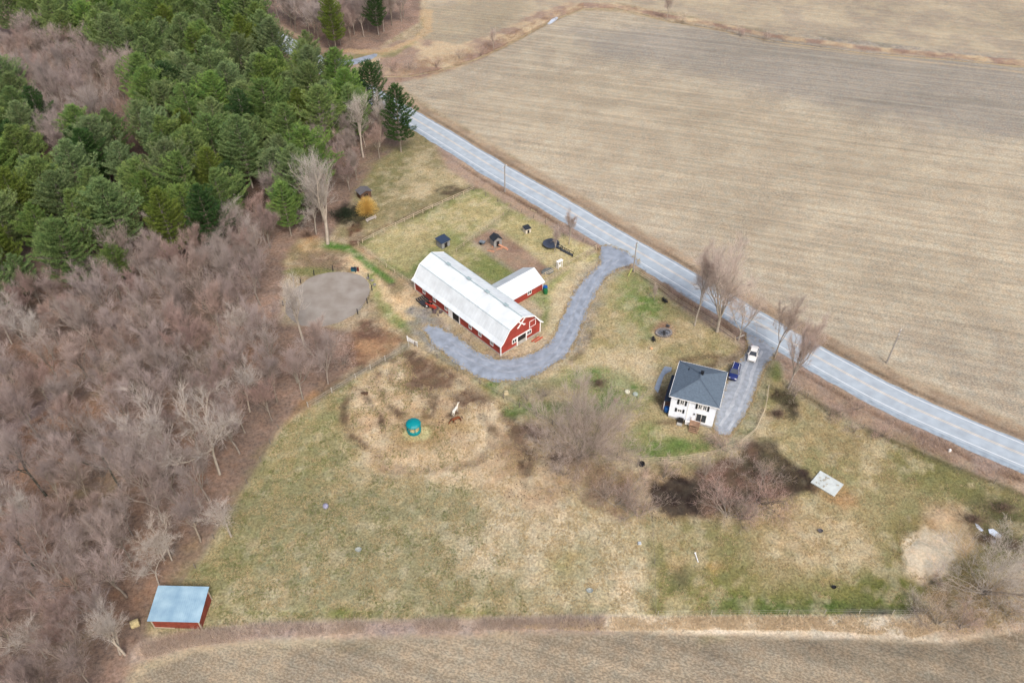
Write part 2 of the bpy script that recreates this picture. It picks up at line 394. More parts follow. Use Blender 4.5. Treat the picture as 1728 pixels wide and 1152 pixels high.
blob(702, 732, 42, 22, (160, 128, 70), alpha=.8, soft=4, warp=1.2)
blob(703, 730, 23, 11, (212, 200, 140), alpha=1, soft=1.5, warp=1)
blob(772, 720, 24, 8, (176, 148, 90), alpha=.6, soft=3, warp=1)
blob(950, 955, 32, 24, (150, 146, 74), alpha=.7, soft=4, warp=2, patch=.5); blob(970, 935, 20, 10, (186, 160, 92), alpha=.6, soft=3, warp=2)
for cx in (500, 640, 800): blob(cx, 1034, 80, 8, (140, 142, 60), alpha=.75, soft=2, warp=2, patch=.7)
stroke([(1075, 800), (1096, 870), (1104, 960), (1108, 1036)], 1.6, (150, 146, 100), alpha=.6, warp=.5)
stroke([(692, 578), (770, 622), (850, 668), (905, 700), (960, 728)], 2.2, (196, 160, 122), alpha=.9, warp=.6)
# wood-side margin of the pasture
stroke([(690, 582), (600, 632), (520, 682)], 1.6, (140, 134, 112), alpha=.8, warp=.4)
stroke([(652, 600), (570, 646), (500, 690)], 1.6, (112, 98, 82), alpha=.6, warp=.6)
# burnt-orange corner behind the fence
area([(610, 540), (655, 552), (684, 572), (650, 596), (600, 625), (585, 600)], (184, 146, 106), soft=1.2, warp=2, col2=(134, 104, 84))
area([(500, 680), (540, 640), (590, 640), (520, 690), (480, 715)], (180, 142, 92), alpha=.6, soft=1.2, warp=2, patch=.6)

# yard by the woods, arena surroundings, tracks
area([(500, 400), (560, 405), (610, 412), (650, 445), (690, 470), (705, 500), (720, 560), (690, 572), (640, 545), (600, 470), (520, 462), (490, 470), (478, 440)], (164, 146, 104), soft=1.2, warp=1.5, col2=(150, 128, 100), tex=GRA)
area([(700, 185), (760, 290), (808, 322), (610, 410), (560, 400), (600, 330), (640, 270), (690, 235)], (160, 146, 104), soft=1.5, warp=2, tex=GRA)
area([(700, 270), (780, 300), (790, 315), (730, 330), (680, 335), (690, 300)], (200, 180, 136), alpha=.9, soft=2.5, warp=3, patch=.4)
area([(630, 240), (690, 250), (700, 290), (650, 350), (600, 380), (610, 300)], (136, 134, 84), alpha=.6, soft=3, warp=3, patch=.6)
stroke([(610, 408), (660, 380), (720, 354), (770, 334), (798, 318)], 2.6, (130, 108, 88), alpha=.9, warp=.5)
blob(760, 322, 26, 9, (92, 74, 62), alpha=.85, soft=1.5, warp=2, patch=.8)
stroke([(596, 375), (602, 412)], 4.0, (112, 74, 58), alpha=.9, warp=.6)
blob(590, 362, 30, 20, (60, 52, 44), alpha=.9, soft=2, warp=2)
blob(525, 412, 22, 14, (204, 162, 108), alpha=.9, soft=2, warp=1.5, patch=.5)
stroke([(590, 438), (625, 470), (650, 500), (680, 530), (700, 545)], 4.2, (226, 196, 148), alpha=1, warp=.8, soft=.8)
blob(676, 516, 24, 36, (222, 190, 142), alpha=.9, soft=3, warp=2, rot=.6)
stroke([(552, 412), (590, 420), (625, 445), (660, 472)], 3.0, (98, 138, 50), alpha=1, warp=1)
stroke([(625, 465), (640, 505), (655, 530), (690, 556)], 2.4, (122, 146, 66), alpha=.85, warp=1, patch=.4)
stroke([(602, 416), (640, 446), (672, 470), (700, 490)], 2.0, (196, 166, 128), alpha=.9, warp=.5)
blob(545, 440, 46, 16, (158, 132, 108), alpha=.8, soft=3, warp=1.5); blob(520, 458, 44, 7, (138, 142, 76), alpha=.7, soft=2, warp=1)
area([(690, 520), (750, 560), (800, 600), (850, 640), (900, 640), (860, 690), (770, 628), (694, 578)], (184, 160, 112), soft=1.5, warp=1.5, col2=(160, 148, 96), tex=GRA)
stroke([(705, 520), (740, 545), (790, 580), (840, 606), (880, 600)], 3.2, (178, 150, 116), alpha=.9, warp=.8, col2=(190, 166, 124))
# walled garden paddocks north of the barn
area([(610, 414), (800, 324), (862, 352), (1005, 420), (925, 466), (905, 480), (850, 480), (740, 430), (700, 470), (690, 470)], (186, 174, 118), soft=.8, warp=.8, col2=(164, 160, 98), tex=GRA)
stroke([(612, 410), (660, 386), (720, 360), (800, 324), (850, 345)], 3.0, (132, 146, 72), alpha=.85, warp=1.2, patch=.4)
stroke([(640, 440), (690, 466), (735, 418)], 3, (128, 146, 72), alpha=.8, warp=1.5, patch=.3)
blob(690, 400, 60, 26, (206, 184, 134), alpha=.7, soft=5, warp=3, patch=.4); blob(800, 355, 50, 22, (200, 180, 126), alpha=.7, soft=5, warp=3, patch=.4)
blob(840, 460, 46, 26, (132, 146, 70), alpha=.75, soft=4, warp=3, patch=.4); blob(760, 405, 26, 16, (134, 148, 72), alpha=.6, soft=3, warp=2, patch=.4)
area([(792, 402), (825, 384), (850, 392), (880, 415), (935, 455), (905, 470), (880, 466), (840, 436), (812, 418)], (164, 134, 112), soft=.8, warp=.8, col2=(178, 150, 124), tex=(0, .3, 0))
stroke([(792, 402), (812, 418), (842, 440), (882, 468)], 1.0, (178, 160, 136), alpha=.9, warp=.3); stroke([(850, 392), (900, 425), (938, 450)], 1.2, (198, 178, 134), alpha=.9, warp=.3)
stroke([(770, 425), (792, 402), (835, 378), (862, 356)], 1.8, (146, 142, 96), alpha=.8, warp=.5)
area([(862, 362), (1000, 418), (930, 455), (880, 408), (842, 382)], (202, 184, 128), alpha=.8, soft=1.2, warp=1, patch=.2)
area([(930, 470), (1008, 424), (1015, 430), (985, 462), (940, 500), (920, 520), (915, 490)], (172, 168, 104), soft=1, warp=1, col2=(196, 180, 124), tex=GRA)
stroke([(905, 500), (930, 520), (928, 550)], 4, (118, 142, 62), alpha=.85, warp=1.2, patch=.3)
stroke([(985, 450), (955, 480), (940, 515), (935, 545), (925, 560)], 3.5, (206, 186, 144), alpha=.85, warp=1.2)
# lawns round the house
LAWN = [(1030, 460), (1065, 452), (1100, 485), (1150, 520), (1200, 552), (1258, 590), (1240, 612), (1232, 700), (1262, 740), (1196, 772), (1100, 778), (1050, 745), (960, 735), (905, 704), (850, 672), (800, 640), (870, 640), (930, 620), (975, 580), (1000, 520), (1010, 490)]
area(LAWN, (194, 174, 128), soft=1.2, warp=1.2, col2=(178, 164, 112), tex=GRA)
area([(990, 500), (1000, 540), (960, 600), (950, 590), (980, 540)], (206, 182, 142), alpha=.7, soft=2, warp=1.5)
blob(1068, 490, 32, 30, (112, 140, 58), alpha=1, soft=4, warp=3, patch=.35); blob(1085, 530, 34, 30, (114, 138, 58), alpha=.9, soft=4, warp=3, patch=.5)
blob(1095, 560, 24, 16, (130, 144, 74), alpha=.7, soft=3, warp=2, patch=.4)
area([(930, 640), (1000, 600), (1100, 590), (1110, 640), (1060, 650), (960, 650)], (214, 192, 152), alpha=.75, soft=3, warp=2, patch=.2)
for cx, cy, rx, ry in [(985, 640, 46, 18), (1052, 660, 30, 26), (905, 690, 44, 14), (865, 650, 40, 12), (1000, 690, 50, 20), (1120, 758, 60, 14), (1090, 742, 26, 22), (1190, 755, 50, 12)]:
    blob(cx, cy, rx, ry, (104, 136, 50), alpha=1, soft=3, warp=2.2, patch=.35)
blob(880, 655, 34, 14, (168, 156, 124), alpha=.7, soft=3, warp=2); blob(925, 665, 40, 18, (160, 148, 112), alpha=.6, soft=3, warp=2, patch=.4)
stroke([(1150, 610), (1200, 600), (1240, 606)], 1.6, (124, 98, 78), alpha=.7, warp=.7); stroke([(1180, 622), (1225, 610), (1252, 592)], 2.0, (116, 90, 74), alpha=.8, warp=.7)
blob(1121, 556, 20, 15, (176, 134, 108), alpha=.9, soft=2, warp=1); stroke([(960, 612), (985, 588), (1000, 560)], 1.0, (134, 104, 84), alpha=.7, warp=.6)
area([(1300, 600), (1330, 655), (1300, 700), (1262, 745), (1236, 735), (1268, 680), (1290, 625)], (160, 152, 92), soft=1, warp=1, col2=(182, 160, 112), tex=GRA)
blob(1262, 715, 16, 22, (118, 138, 60), alpha=.8, soft=2, warp=1, patch=.4); blob(1310, 625, 12, 18, (128, 142, 66), alpha=.8, soft=2, warp=1)
blob(1140, 712, 34, 4, (120, 96, 76), alpha=.7, soft=1, warp=.5); blob(1115, 668, 8, 14, (104, 84, 66), alpha=.7, soft=1.5, warp=.8)  # second blob: shade at the house's left foot painted into the soil
# east pasture
EP = [(1100, 785), (1196, 780), (1268, 748), (1312, 700), (1332, 660), (1400, 700), (1520, 752), (1640, 800), (1728, 834), (2000, 950), (2000, 1035), (1728, 1052), (1640, 1072), (1560, 1076), (1110, 1040), (1104, 900)]
area(EP, (182, 166, 118), soft=1, warp=1, col2=(160, 150, 98), tex=GRA)
area([(1110, 900), (1260, 880), (1300, 1000), (1280, 1036), (1110, 1038)], (146, 140, 82), alpha=.8, soft=4, warp=4, patch=.45)
area([(1130, 985), (1300, 960), (1560, 960), (1600, 1036), (1130, 1036)], (140, 136, 66), alpha=.85, soft=3, warp=4, patch=.35)
area([(1200, 1010), (1560, 1015), (1560, 1040), (1200, 1038)], (88, 114, 40), alpha=.95, soft=1.5, warp=1.5, patch=.3)
area([(1440, 960), (1530, 950), (1570, 1000), (1550, 1034), (1430, 1034)], (108, 116, 36), alpha=.9, soft=3, warp=3, patch=.2)
area([(1260, 880), (1320, 840), (1480, 870), (1490, 960), (1300, 980)], (204, 178, 136), alpha=.75, soft=4, warp=4, patch=.4)
area([(1370, 690), (1500, 750), (1600, 830), (1500, 850), (1420, 790), (1340, 760), (1340, 700)], (184, 162, 118), alpha=.7, soft=4, warp=4, patch=.5)
area([(1500, 745), (1728, 842), (1760, 880), (1600, 850), (1480, 800)], (128, 126, 66), alpha=.75, soft=3, warp=3, patch=.35)
area([(1232, 776), (1262, 748), (1300, 738), (1330, 772), (1362, 792), (1378, 820), (1340, 836), (1300, 852), (1240, 870), (1196, 878), (1120, 868), (1096, 850), (1100, 812), (1160, 806)], (64, 52, 46), soft=1.0, warp=2.5, col2=(86, 68, 58), patch=.15, tex=(0, .5, 0))
area([(1300, 650), (1332, 658), (1356, 676), (1350, 706), (1336, 716), (1326, 690), (1300, 668)], (62, 48, 42), alpha=1, soft=.9, warp=1.8, patch=.2)
area([(1075, 795), (1196, 782), (1268, 750), (1340, 840), (1330, 890), (1180, 885), (1090, 870)], (170, 134, 112), alpha=.55, soft=2, warp=2, patch=.7)
area([(940, 745), (1075, 795), (1095, 860), (1040, 880), (980, 820)], (168, 138, 110), alpha=.7, soft=2, warp=2, patch=.5)
area([(1096, 812), (1150, 806), (1192, 822), (1190, 868), (1150, 876), (1096, 856)], (60, 49, 44), soft=.8, warp=2, col2=(76, 62, 54), tex=(0, .5, 0))
blob(948, 774, 22, 10, (88, 70, 62), alpha=.9, soft=2, warp=1.5, patch=.4)
blob(1420, 836, 32, 16, (190, 146, 96), alpha=.8, soft=3, warp=2, rot=.5)
area([(1500, 880), (1560, 850), (1650, 860), (1660, 930), (1610, 985), (1540, 990), (1495, 950)], (150, 136, 84), alpha=.85, soft=1.5, warp=3)
blob(1600, 900, 46, 34, (212, 180, 134), alpha=1, soft=1.4, warp=2, dz=.35, rot=.5, tex=(0, 0, .3), col2=(196, 160, 112)); area([(1575, 860), (1620, 850), (1655, 880), (1650, 915), (1610, 935), (1575, 900)], (216, 188, 144), alpha=.9, soft=1, warp=2.5, patch=.2)
area([(1525, 905), (1560, 890), (1600, 905), (1612, 940), (1590, 975), (1560, 988), (1528, 965), (1518, 935)], (238, 216, 178), alpha=1, soft=.6, warp=2.0, tex=(0, 0, .4))
blob(1562, 942, 30, 24, (238, 216, 178), alpha=1, soft=.7, warp=1.2, dz=.5, rot=.5, tex=(0, 0, .5))
blob(1585, 862, 36, 16, (204, 172, 134), alpha=.8, soft=3, warp=2, patch=.3)
blob(1500, 880, 50, 22, (160, 146, 92), alpha=.6, soft=4, warp=3, patch=.5)
blob(1680, 880, 48, 34, (96, 88, 58), alpha=.85, soft=3, warp=2.5, patch=.2); blob(1712, 905, 30, 40, (100, 104, 58), alpha=.8, soft=3, warp=2, patch=.4)
blob(1465, 1034, 40, 3, (82, 82, 86), alpha=.9, soft=.6, warp=.4); blob(1500, 1030, 70, 4, (84, 84, 80), alpha=.6, soft=.6, warp=.5)
blob(1175, 950, 40, 14, (206, 168, 100), alpha=.7, soft=2, warp=2, patch=.8); blob(1150, 975, 14, 16, (112, 106, 84), alpha=.6, soft=2, warp=1.5)
stroke([(1334, 652), (1360, 668), (1420, 704), (1500, 742), (1620, 792), (1728, 836), (1900, 905)], .9, (98, 88, 56), alpha=.8, warp=.4)
stroke([(1290, 690), (1275, 730), (1240, 756), (1150, 778), (1090, 778)], .7, (196, 176, 142), alpha=.9, warp=.3)
# hedge row strip and reeds along the lower field
stroke([(236, 1100), (330, 1078), (450, 1064), (600, 1060), (800, 1056), (960, 1052), (1030, 1052)], 2.6, (176, 156, 140), alpha=1, warp=.5, tex=LIT, col2=(194, 172, 148))
area([(1020, 1040), (1560, 1038), (1640, 1056), (1728, 1046), (1728, 1062), (1600, 1086), (1540, 1080), (1020, 1062)], (224, 206, 176), soft=.4, warp=.4, tex=(0, .2, 0))
area([(1560, 990), (1800, 960), (1800, 1050), (1700, 1068), (1600, 1080), (1545, 1060)], (170, 142, 110), alpha=.8, soft=1.5, warp=1.5, patch=.3)
stroke([(240, 1128), (330, 1096), (450, 1082), (560, 1082)], .7, (206, 188, 152), alpha=.7, warp=.3)
Cm = np.array(lin((182, 165, 124))); gr_ = np.clip(1 - TX[..., 0:1] * 1.2, 0, 1); C = C * (1 - gr_) + gr_ * Cm * (np.maximum(C, 1e-4) / Cm) ** 1.22
# gravel and wheel-worn soil spilling from the drives
stroke([(1040, 440), (1005, 470), (985, 520), (962, 570), (925, 605), (860, 622), (800, 612), (750, 580), (715, 552)], 6.6, (148, 144, 142), alpha=.85, soft=1.4, warp=1.8, patch=.5)
area([(694, 520), (725, 530), (765, 556), (806, 590), (770, 612), (730, 590), (696, 556)], (152, 156, 164), alpha=.95, soft=1.2, warp=2.2, patch=.45)
blob(712, 524, 20, 8, (130, 126, 126), alpha=.8, soft=2, warp=1.5, patch=.5)
stroke([(1280, 600), (1264, 640), (1250, 690), (1222, 735)], 7.4, (160, 150, 140), alpha=.6, soft=1.2, warp=1, patch=.4)
# straw and green mottling of all grassland
grassy = np.clip(1 - TX.sum(-1) * 1.6, 0, 1)
mo = fbm(X, Y, 1.7, 91, 4) - .5; mo2 = fbm(X, Y, 9, 17, 4) - .5; mo = np.clip(mo * 5 + mo2 * 4, -1, 1)
for sgn, cc, aa in ((1, (220, 202, 164), .40), (-1, (138, 136, 92), .28)):
    w_m = (np.clip(mo * sgn, 0, 1) * grassy * aa)[..., None]; C = C * (1 - w_m) + np.array(lin(cc)) * w_m
# broad tone drift
B = 1 + (fbm(X, Y, 28, 77, 3) - .5) * .30 + (FINE - .5) * .16
C *= B[..., None]
lumi = C @ np.array([.25, .6, .15]); C = C * .84 + lumi[..., None] * np.array([1.02, .99, 1.0]) * .16
field = TX[..., 0]
roadd = line_d(X, Y, road_c)
clear = np.clip((roadd - 4.5) / 2.0, 0, 1)
Z = Z * clear + (fbm(X, Y, 5, 5, 3) - .5) * .18 * clear * np.clip(field + .35, 0, 1) - .05
grid_i = np.arange(nx * ny).reshape(ny, nx)
F = np.stack([grid_i[:-1, :-1].ravel(), grid_i[:-1, 1:].ravel(), grid_i[1:, 1:].ravel(), grid_i[1:, :-1].ravel()], 1)
V = np.stack([X.ravel(), Y.ravel(), Z.ravel()], 1)
# skirt out to the horizon
far = 4000.0; b0 = len(V)
V = np.vstack([V, [[-far, -far, -.35], [far, -far, -.35], [far, far, -.35], [-far, far, -.35]]])
F = np.vstack([F, [[b0, b0 + 1, b0 + 2, b0 + 3]]])

gm = bpy.data.materials.new("ground"); gm.use_nodes = True
nt = gm.node_tree; n = nt.nodes; L = nt.links; bs = n['Principled BSDF']; bs.inputs['Roughness'].default_value = .95; bs.inputs['Specular IOR Level'].default_value = .1
ca = n.new('ShaderNodeAttribute'); ca.attribute_name = 'soil'; ta = n.new('ShaderNodeAttribute'); ta.attribute_name = 'texture_kind'
tc = n.new('ShaderNodeTexCoord'); sep = n.new('ShaderNodeSeparateColor'); L.new(ta.outputs['Color'], sep.inputs[0])
def noise(scale, detail=3, sx=1, sy=1, rot=0, rough=.6):
    mp = n.new('ShaderNodeMapping'); mp.vector_type = 'TEXTURE'; mp.inputs['Rotation'].default_value = (0, 0, rot); mp.inputs['Scale'].default_value = (1 / sx, 1 / sy, 1)
    L.new(tc.outputs['Object'], mp.inputs[0]); q = n.new('ShaderNodeTexNoise'); q.inputs['Scale'].default_value = scale; q.inputs['Detail'].default_value = detail; q.inputs['Roughness'].default_value = rough
    L.new(mp.outputs[0], q.inputs['Vector']); return q.outputs[0]
def mrange(s, a, b, c, d):
    q = n.new('ShaderNodeMapRange'); q.inputs[1].default_value = a; q.inputs[2].default_value = b; q.inputs[3].default_value = c; q.inputs[4].default_value = d
    L.new(s, q.inputs[0]); return q.outputs[0]
def mth(op, a, b):
    q = n.new('ShaderNodeMath'); q.operation = op
    for i, v in enumerate((a, b)):
        if isinstance(v, (int, float)): q.inputs[i].default_value = v
        else: L.new(v, q.inputs[i])
    return q.outputs[0]
def mixf(f, a, b):
    q = n.new('ShaderNodeMix'); q.data_type = 'FLOAT'
    for i, v in ((0, f), (2, a), (3, b)):
        if isinstance(v, (int, float)): q.inputs[i].default_value = v
        else: L.new(v, q.inputs[i])
    return q.outputs[0]
grass_f = mth('MULTIPLY', mrange(noise(2.5, 4, rough=.7), .42, .58, .78, 1.18), mrange(noise(.55, 5, rough=.75), .38, .62, .88, 1.12))
ROWA = rad(-17)
stub_a = mrange(noise(3.0, 4, .8, 1.25, ROWA, .72), .42, .58, .72, 1.22)
stub_b = mrange(noise(.30, 5, .12, 1.5, ROWA, .75), .38, .62, .92, 1.07)
stub_f = mth('MULTIPLY', stub_a, stub_b)
lit_f = mrange(noise(1.6, 5, rough=.8), .36, .64, .62, 1.35)
spot = mrange(noise(1.3, 3, rough=.6), .60, .65, 1.0, .66); grass_f = mth('MULTIPLY', grass_f, spot)
rows = mrange(noise(.30, 3, .03, 2.6, ROWA, .5), .42, .58, .91, 1.08); stub_f = mth('MULTIPLY', stub_f, rows)
f1 = mixf(sep.outputs[0], grass_f, stub_f); f2 = mixf(sep.outputs[1], f1, lit_f); f3 = mixf(sep.outputs[2], f2, 1.0)
# warm straw / cool soil shift
tint = n.new('ShaderNodeMixRGB'); tint.blend_type = 'MULTIPLY'; tint.inputs[0].default_value = 1
tr = n.new('ShaderNodeMixRGB'); tr.inputs[1].default_value = (.93, 1.0, 1.03, 1); tr.inputs[2].default_value = (1.05, 1.0, .93, 1)
L.new(mrange(noise(.5, 5, rough=.7), .35, .65, 0, 1), tr.inputs[0])
L.new(ca.outputs['Color'], tint.inputs[1]); L.new(tr.outputs[0], tint.inputs[2])
vm = n.new('ShaderNodeVectorMath'); vm.operation = 'SCALE'; L.new(tint.outputs[0], vm.inputs[0]); L.new(f3, vm.inputs['Scale'])
L.new(vm.outputs[0], bs.inputs['Base Color'])
bp = n.new('ShaderNodeBump'); bp.inputs['Strength'].default_value = .5; bp.inputs['Distance'].default_value = .25
L.new(f3, bp.inputs['Height']); L.new(bp.outputs[0], bs.inputs['Normal'])

me = bpy.data.meshes.new("ground")
me.vertices.add(len(V)); me.vertices.foreach_set('co', V.astype(np.float32).ravel())
me.loops.add(F.size); me.loops.foreach_set('vertex_index', F.astype(np.int32).ravel())
me.polygons.add(len(F)); me.polygons.foreach_set('loop_start', np.arange(0, F.size, 4, dtype=np.int32)); me.update(calc_edges=True)
me.polygons.foreach_set('use_smooth', [True] * len(F))
for nm, arr, dflt in (('soil', C, lin((190, 172, 140))), ('texture_kind', TX, (1, 0, 0))):
    at_ = me.color_attributes.new(nm, 'FLOAT_COLOR', 'POINT')
    buf = np.ones((len(V), 4), np.float32); buf[:nx * ny, :3] = arr.reshape(-1, 3); buf[nx * ny:, :3] = dflt
    at_.data.foreach_set('color', buf.ravel())
me.materials.append(gm)
ground = bpy.data.objects.new("ground", me); COL.objects.link(ground); tag(ground, kind='structure')

# ------------------------------------------------------------------ road, drives, paved things (sheets)
def ribbon(pts, w, z, name, m, parent=None, jitter=0):
    l = offset_line(pts, -w / 2) if not isinstance(w, tuple) else offset_line(pts, -w[0]); r = offset_line(pts, w / 2) if not isinstance(w, tuple) else offset_line(pts, w[1])
    rr = random.Random(3)
    if jitter:
        l = [(a + rr.uniform(-1, 1) * jitter, b + rr.uniform(-1, 1) * jitter) for a, b in l]; r = [(a + rr.uniform(-1, 1) * jitter, b + rr.uniform(-1, 1) * jitter) for a, b in r]
    v = [(a, b, z) for a, b in l] + [(a, b, z) for a, b in r]; k = len(pts)
    mb = MB(); mb.add(v, [(i, i + k, i + k + 1, i + 1) for i in range(k - 1)]); return mb.build(name, m, parent, fix=False)
def sheet(pts_px, z, name, m, jitter=.25, seed=1, wld=None):
    w = smooth_closed(W2(pts_px) if wld is None else wld); rr = random.Random(seed)
    w = [(a + rr.uniform(-1, 1) * jitter, b + rr.uniform(-1, 1) * jitter, z) for a, b in w]
    tris = tessellate_polygon([[Vector(p) for p in w]])
    mb = MB(); mb.add(w, tris); o = mb.build(name, m)
    for_up(o); return o
def for_up(o):
    import bmesh
    bm = bmesh.new(); bm.from_mesh(o.data)
    for f in bm.faces:
        if f.normal.z < 0: f.normal_flip()
    bm.to_mesh(o.data); bm.free()
def smooth_closed(w, step=.8):
    n_ = len(w); P = [Vector((p[0], p[1], 0)) for p in w]; out = []
    for i in range(n_):
        p0, p1, p2, p3 = P[i - 1], P[i], P[(i + 1) % n_], P[(i + 2) % n_]; k_ = max(1, int((p2 - p1).length / step))
        for k in range(k_):
            t = k / k_; q = 0.5 * ((2 * p1) + (p2 - p0) * t + (2 * p0 - 5 * p1 + 4 * p2 - p3) * t * t + (3 * p1 - p0 - 3 * p2 + p3) * t ** 3)
            out.append((q.x, q.y))
    return out
asphalt = mat('asphalt', (186, 198, 208), rough=.85, var=.06, scale=.5, bump=.3)
shoulder = mat('shoulder_gravel', (168, 182, 194), rough=.95, var=.10, scale=.9, bump=.3)
gravel = mat('gravel', (158, 168, 182), rough=.95, var=.13, scale=.55, bump=.25)
paint = mat('road_paint', (246, 250, 252), rough=.6, var=.05, scale=.8)
ypaint = mat('yellow_paint', (246, 226, 198), rough=.6, var=.10, scale=.5)
o = ribbon(road_c, (3.55, 4.6), -.012, 'road_shoulder', shoulder, jitter=.22); tag(o, kind='structure')
road = ribbon(road_c, (3.1, 3.5), .02, 'road', asphalt); tag(road, kind='structure')
for off, w_, m_ in ((-2.78, .16, paint), (2.78, .16, paint), (-.16, .12, ypaint), (.16, .12, ypaint)):
    o = ribbon(offset_line(road_c, off), w_, .026, 'road_marking', m_); tag(o, kind='structure')

DRIVE = [(1012, 420), (1026, 414), (1054, 424), (1079, 442), (1060, 448), (1040, 456), (1026, 466), (1012, 484), (998, 508), (990, 528), (980, 552), (972, 575), (955, 600), (930, 617), (904, 633), (870, 641), (836, 643), (806, 637), (782, 621), (760, 604), (742, 590), (726, 576), (722, 566), (714, 556), (722, 548), (734, 552), (742, 549), (752, 560), (764, 562), (785, 578), (808, 594), (840, 606), (868, 604), (898, 596), (922, 582), (936, 562), (946, 540), (960, 510), (974, 485), (995, 462), (1012, 444)]
driveway = sheet(DRIVE, .034, 'driveway', gravel, .38, 2); tag(driveway, kind='structure')
for k_, (pts_, m_, w_) in enumerate([([(1040, 436), (1008, 462), (984, 504), (966, 550), (944, 590), (905, 615), (850, 622), (800, 604), (756, 580)], mat('pale_worn_gravel', (166, 174, 186), var=.10, scale=.8), .55), ([(1280, 590), (1268, 612), (1256, 650), (1240, 690), (1222, 722)], mat('worn_pale_gravel', (182, 188, 196), var=.12, scale=.6), .6)]):
    for s_ in (-.8, .8):
        o = ribbon(offset_line(smooth_line(W2(pts_), .9), s_), w_, .042, 'wheel_track', m_, jitter=.16); tag(o, kind='structure')
HD = [(1262, 562), (1305, 586), (1306, 600), (1290, 620), (1276, 656), (1262, 690), (1246, 716), (1228, 736), (1214, 732), (1204, 722), (1210, 690), (1224, 650), (1240, 620), (1254, 600), (1262, 585)]
o = sheet(HD, .034, 'house_driveway', mat('pale_gravel', (164, 172, 182), rough=.9, var=.10, scale=1.2, bump=.3), .15, 4); tag(o, kind='structure')
o = sheet([(545, 96), (590, 101), (632, 91), (636, 95), (612, 106), (580, 113), (572, 114)], .034, 'field_entrance', gravel, .2, 5); tag(o, kind='structure')
o = sheet([(508, 480), (530, 466), (562, 459), (596, 461), (616, 470), (624, 488), (616, 510), (598, 530), (570, 544), (535, 552), (500, 545), (482, 525), (486, 500)], .0, 'riding_arena', mat('arena_sand', (152, 142, 132), rough=1, var=.12, scale=.35, bump=.4, rgb2=(174, 168, 160)), .12, 6); tag(o, kind='structure')
o = sheet([(1104, 655), (1122, 618), (1134, 620), (1132, 626), (1122, 632), (1114, 652), (1110, 663)], .02, 'garden_path', mat('paving', (160, 174, 190), var=.06), .03, 7); tag(o, kind='structure')
wat = bpy.data.materials.new('water'); wat.use_nodes = True; wb_ = wat.node_tree.nodes['Principled BSDF']; wb_.inputs['Base Color'].default_value = (.50, .56, .64, 1); wb_.inputs['Roughness'].default_value = .08  # pale base colour stands in for sky reflected in the water
for nm, pts in (('pond', [(1645, 882), (1652, 886), (1660, 895), (1655, 896), (1648, 890)]), ('pond', [(1668, 893), (1676, 892), (1690, 902), (1688, 908), (1678, 906), (1669, 899)]), ('pond', [(1672, 908), (1682, 911), (1680, 916), (1673, 913)]), ('stream_water', [(924, 41), (931, 33), (940, 29), (942, 31), (934, 38), (926, 42)])):
    o = sheet(pts, .05 if nm == 'pond' else .03, nm, wat, .05, 8); tag(o, kind='structure')
# ------------------------------------------------------------------ buildings
red = mat('barn_red', (172, 72, 60), rough=.8, var=.10, scale=.8, k=.68, wave=('X', 1.2, .25))
white = mat('white_trim', (240, 240, 238), rough=.6, var=.03, k=.9)
roofw = mat('white_metal_roof', (240, 248, 252), rough=.45, var=.05, scale=.5, wave=('Y', .9, .35), spec=.4)
glass = mat('window_glass', (70, 78, 88), rough=.15, var=.1, spec=.6)
dark = mat('dark_opening', (48, 46, 46), rough=1, var=.1)  # near-black stands in for shade inside openings; dark fittings share it
ventm = mat('ridge_vent_metal', (176, 196, 200), rough=.5, var=.05)
conc = mat('concrete', (196, 194, 188), rough=.9, var=.08)
wood = mat('weathered_wood', (168, 136, 112), rough=.9, var=.15)
pwood = mat('pale_wood', (206, 190, 168), rough=.9, var=.1)
blackm = mat('black_plastic', (38, 40, 44), rough=.5, var=.1)

def window_on(parent, mbf, c, w, h, rotz, frame_m, cross=True, name='window', depth=.08, sill=False):
    """window in a wall: frame (part) with its pane as sub-part; c on the wall face, rotz = direction the outside normal faces minus 90deg"""
    R = Matrix.Rotation(rotz, 3, 'Z'); c = Vector(c)
    t = .11 * min(1.6, max(1, h)); f = MB()
    for dx, dz, sx, sz in ((-w / 2 + t / 2, 0, t, h), (w / 2 - t / 2, 0, t, h), (0, h / 2 - t / 2, w - 2 * t, t), (0, -h / 2 + t / 2, w - 2 * t, t)):
        f.box(c + R @ Vector((dx, -depth / 2, dz)), (sx, depth, sz), M=R)
    if cross:
        f.box(c + R @ Vector((0, -depth / 2 + .005, 0)), (t * .6, depth * .8, h - 2 * t), M=R)
    fo = f.build(name, frame_m, parent)
    g = MB(); g.box(c + R @ Vector((0, -.015, 0)), (w - 2 * t, .03, h - 2 * t), M=R)
    g.build('pane', glass, fo)
    return fo

# ---- the barn
BX = 11.0; BY = 29.0
bo = at(845, 599.6); BROT = rad(42)
barn = empty('barn', (bo.x, bo.y, 0), BROT, 'long red gambrel barn with white metal roof and a small side wing', 'barn')
PR = [(0.0, 2.75), (.35, 3.35), (2.1, 5.85), (5.5, 7.35), (8.9, 5.85), (10.65, 3.35), (11.0, 2.75)]
prof = [(0, 0)] + [(x, z - .12) for x, z in PR] + [(11, 0)]
w_ = MB()
w_.poly([(x, 0, z) for x, z in prof]); w_.poly([(x, BY, z) for x, z in prof])
w_.poly([(0, 0, 0), (0, BY, 0), (0, BY, 2.63), (0, 0, 2.63)]); w_.poly([(11, 0, 0), (11, BY, 0), (11, BY, 2.63), (11, 0, 2.63)])
w_.build('wall', red, barn)
f_ = MB(); f_.box((5.5, BY / 2, .13), (11.12, BY + .12, .26)); f_.build('foundation', conc, barn)
OV = .45; RP = [(-.5, 2.76), (.35, 3.42), (2.1, 5.92), (5.5, 7.45), (8.9, 5.92), (10.65, 3.42), (11.5, 2.76)]
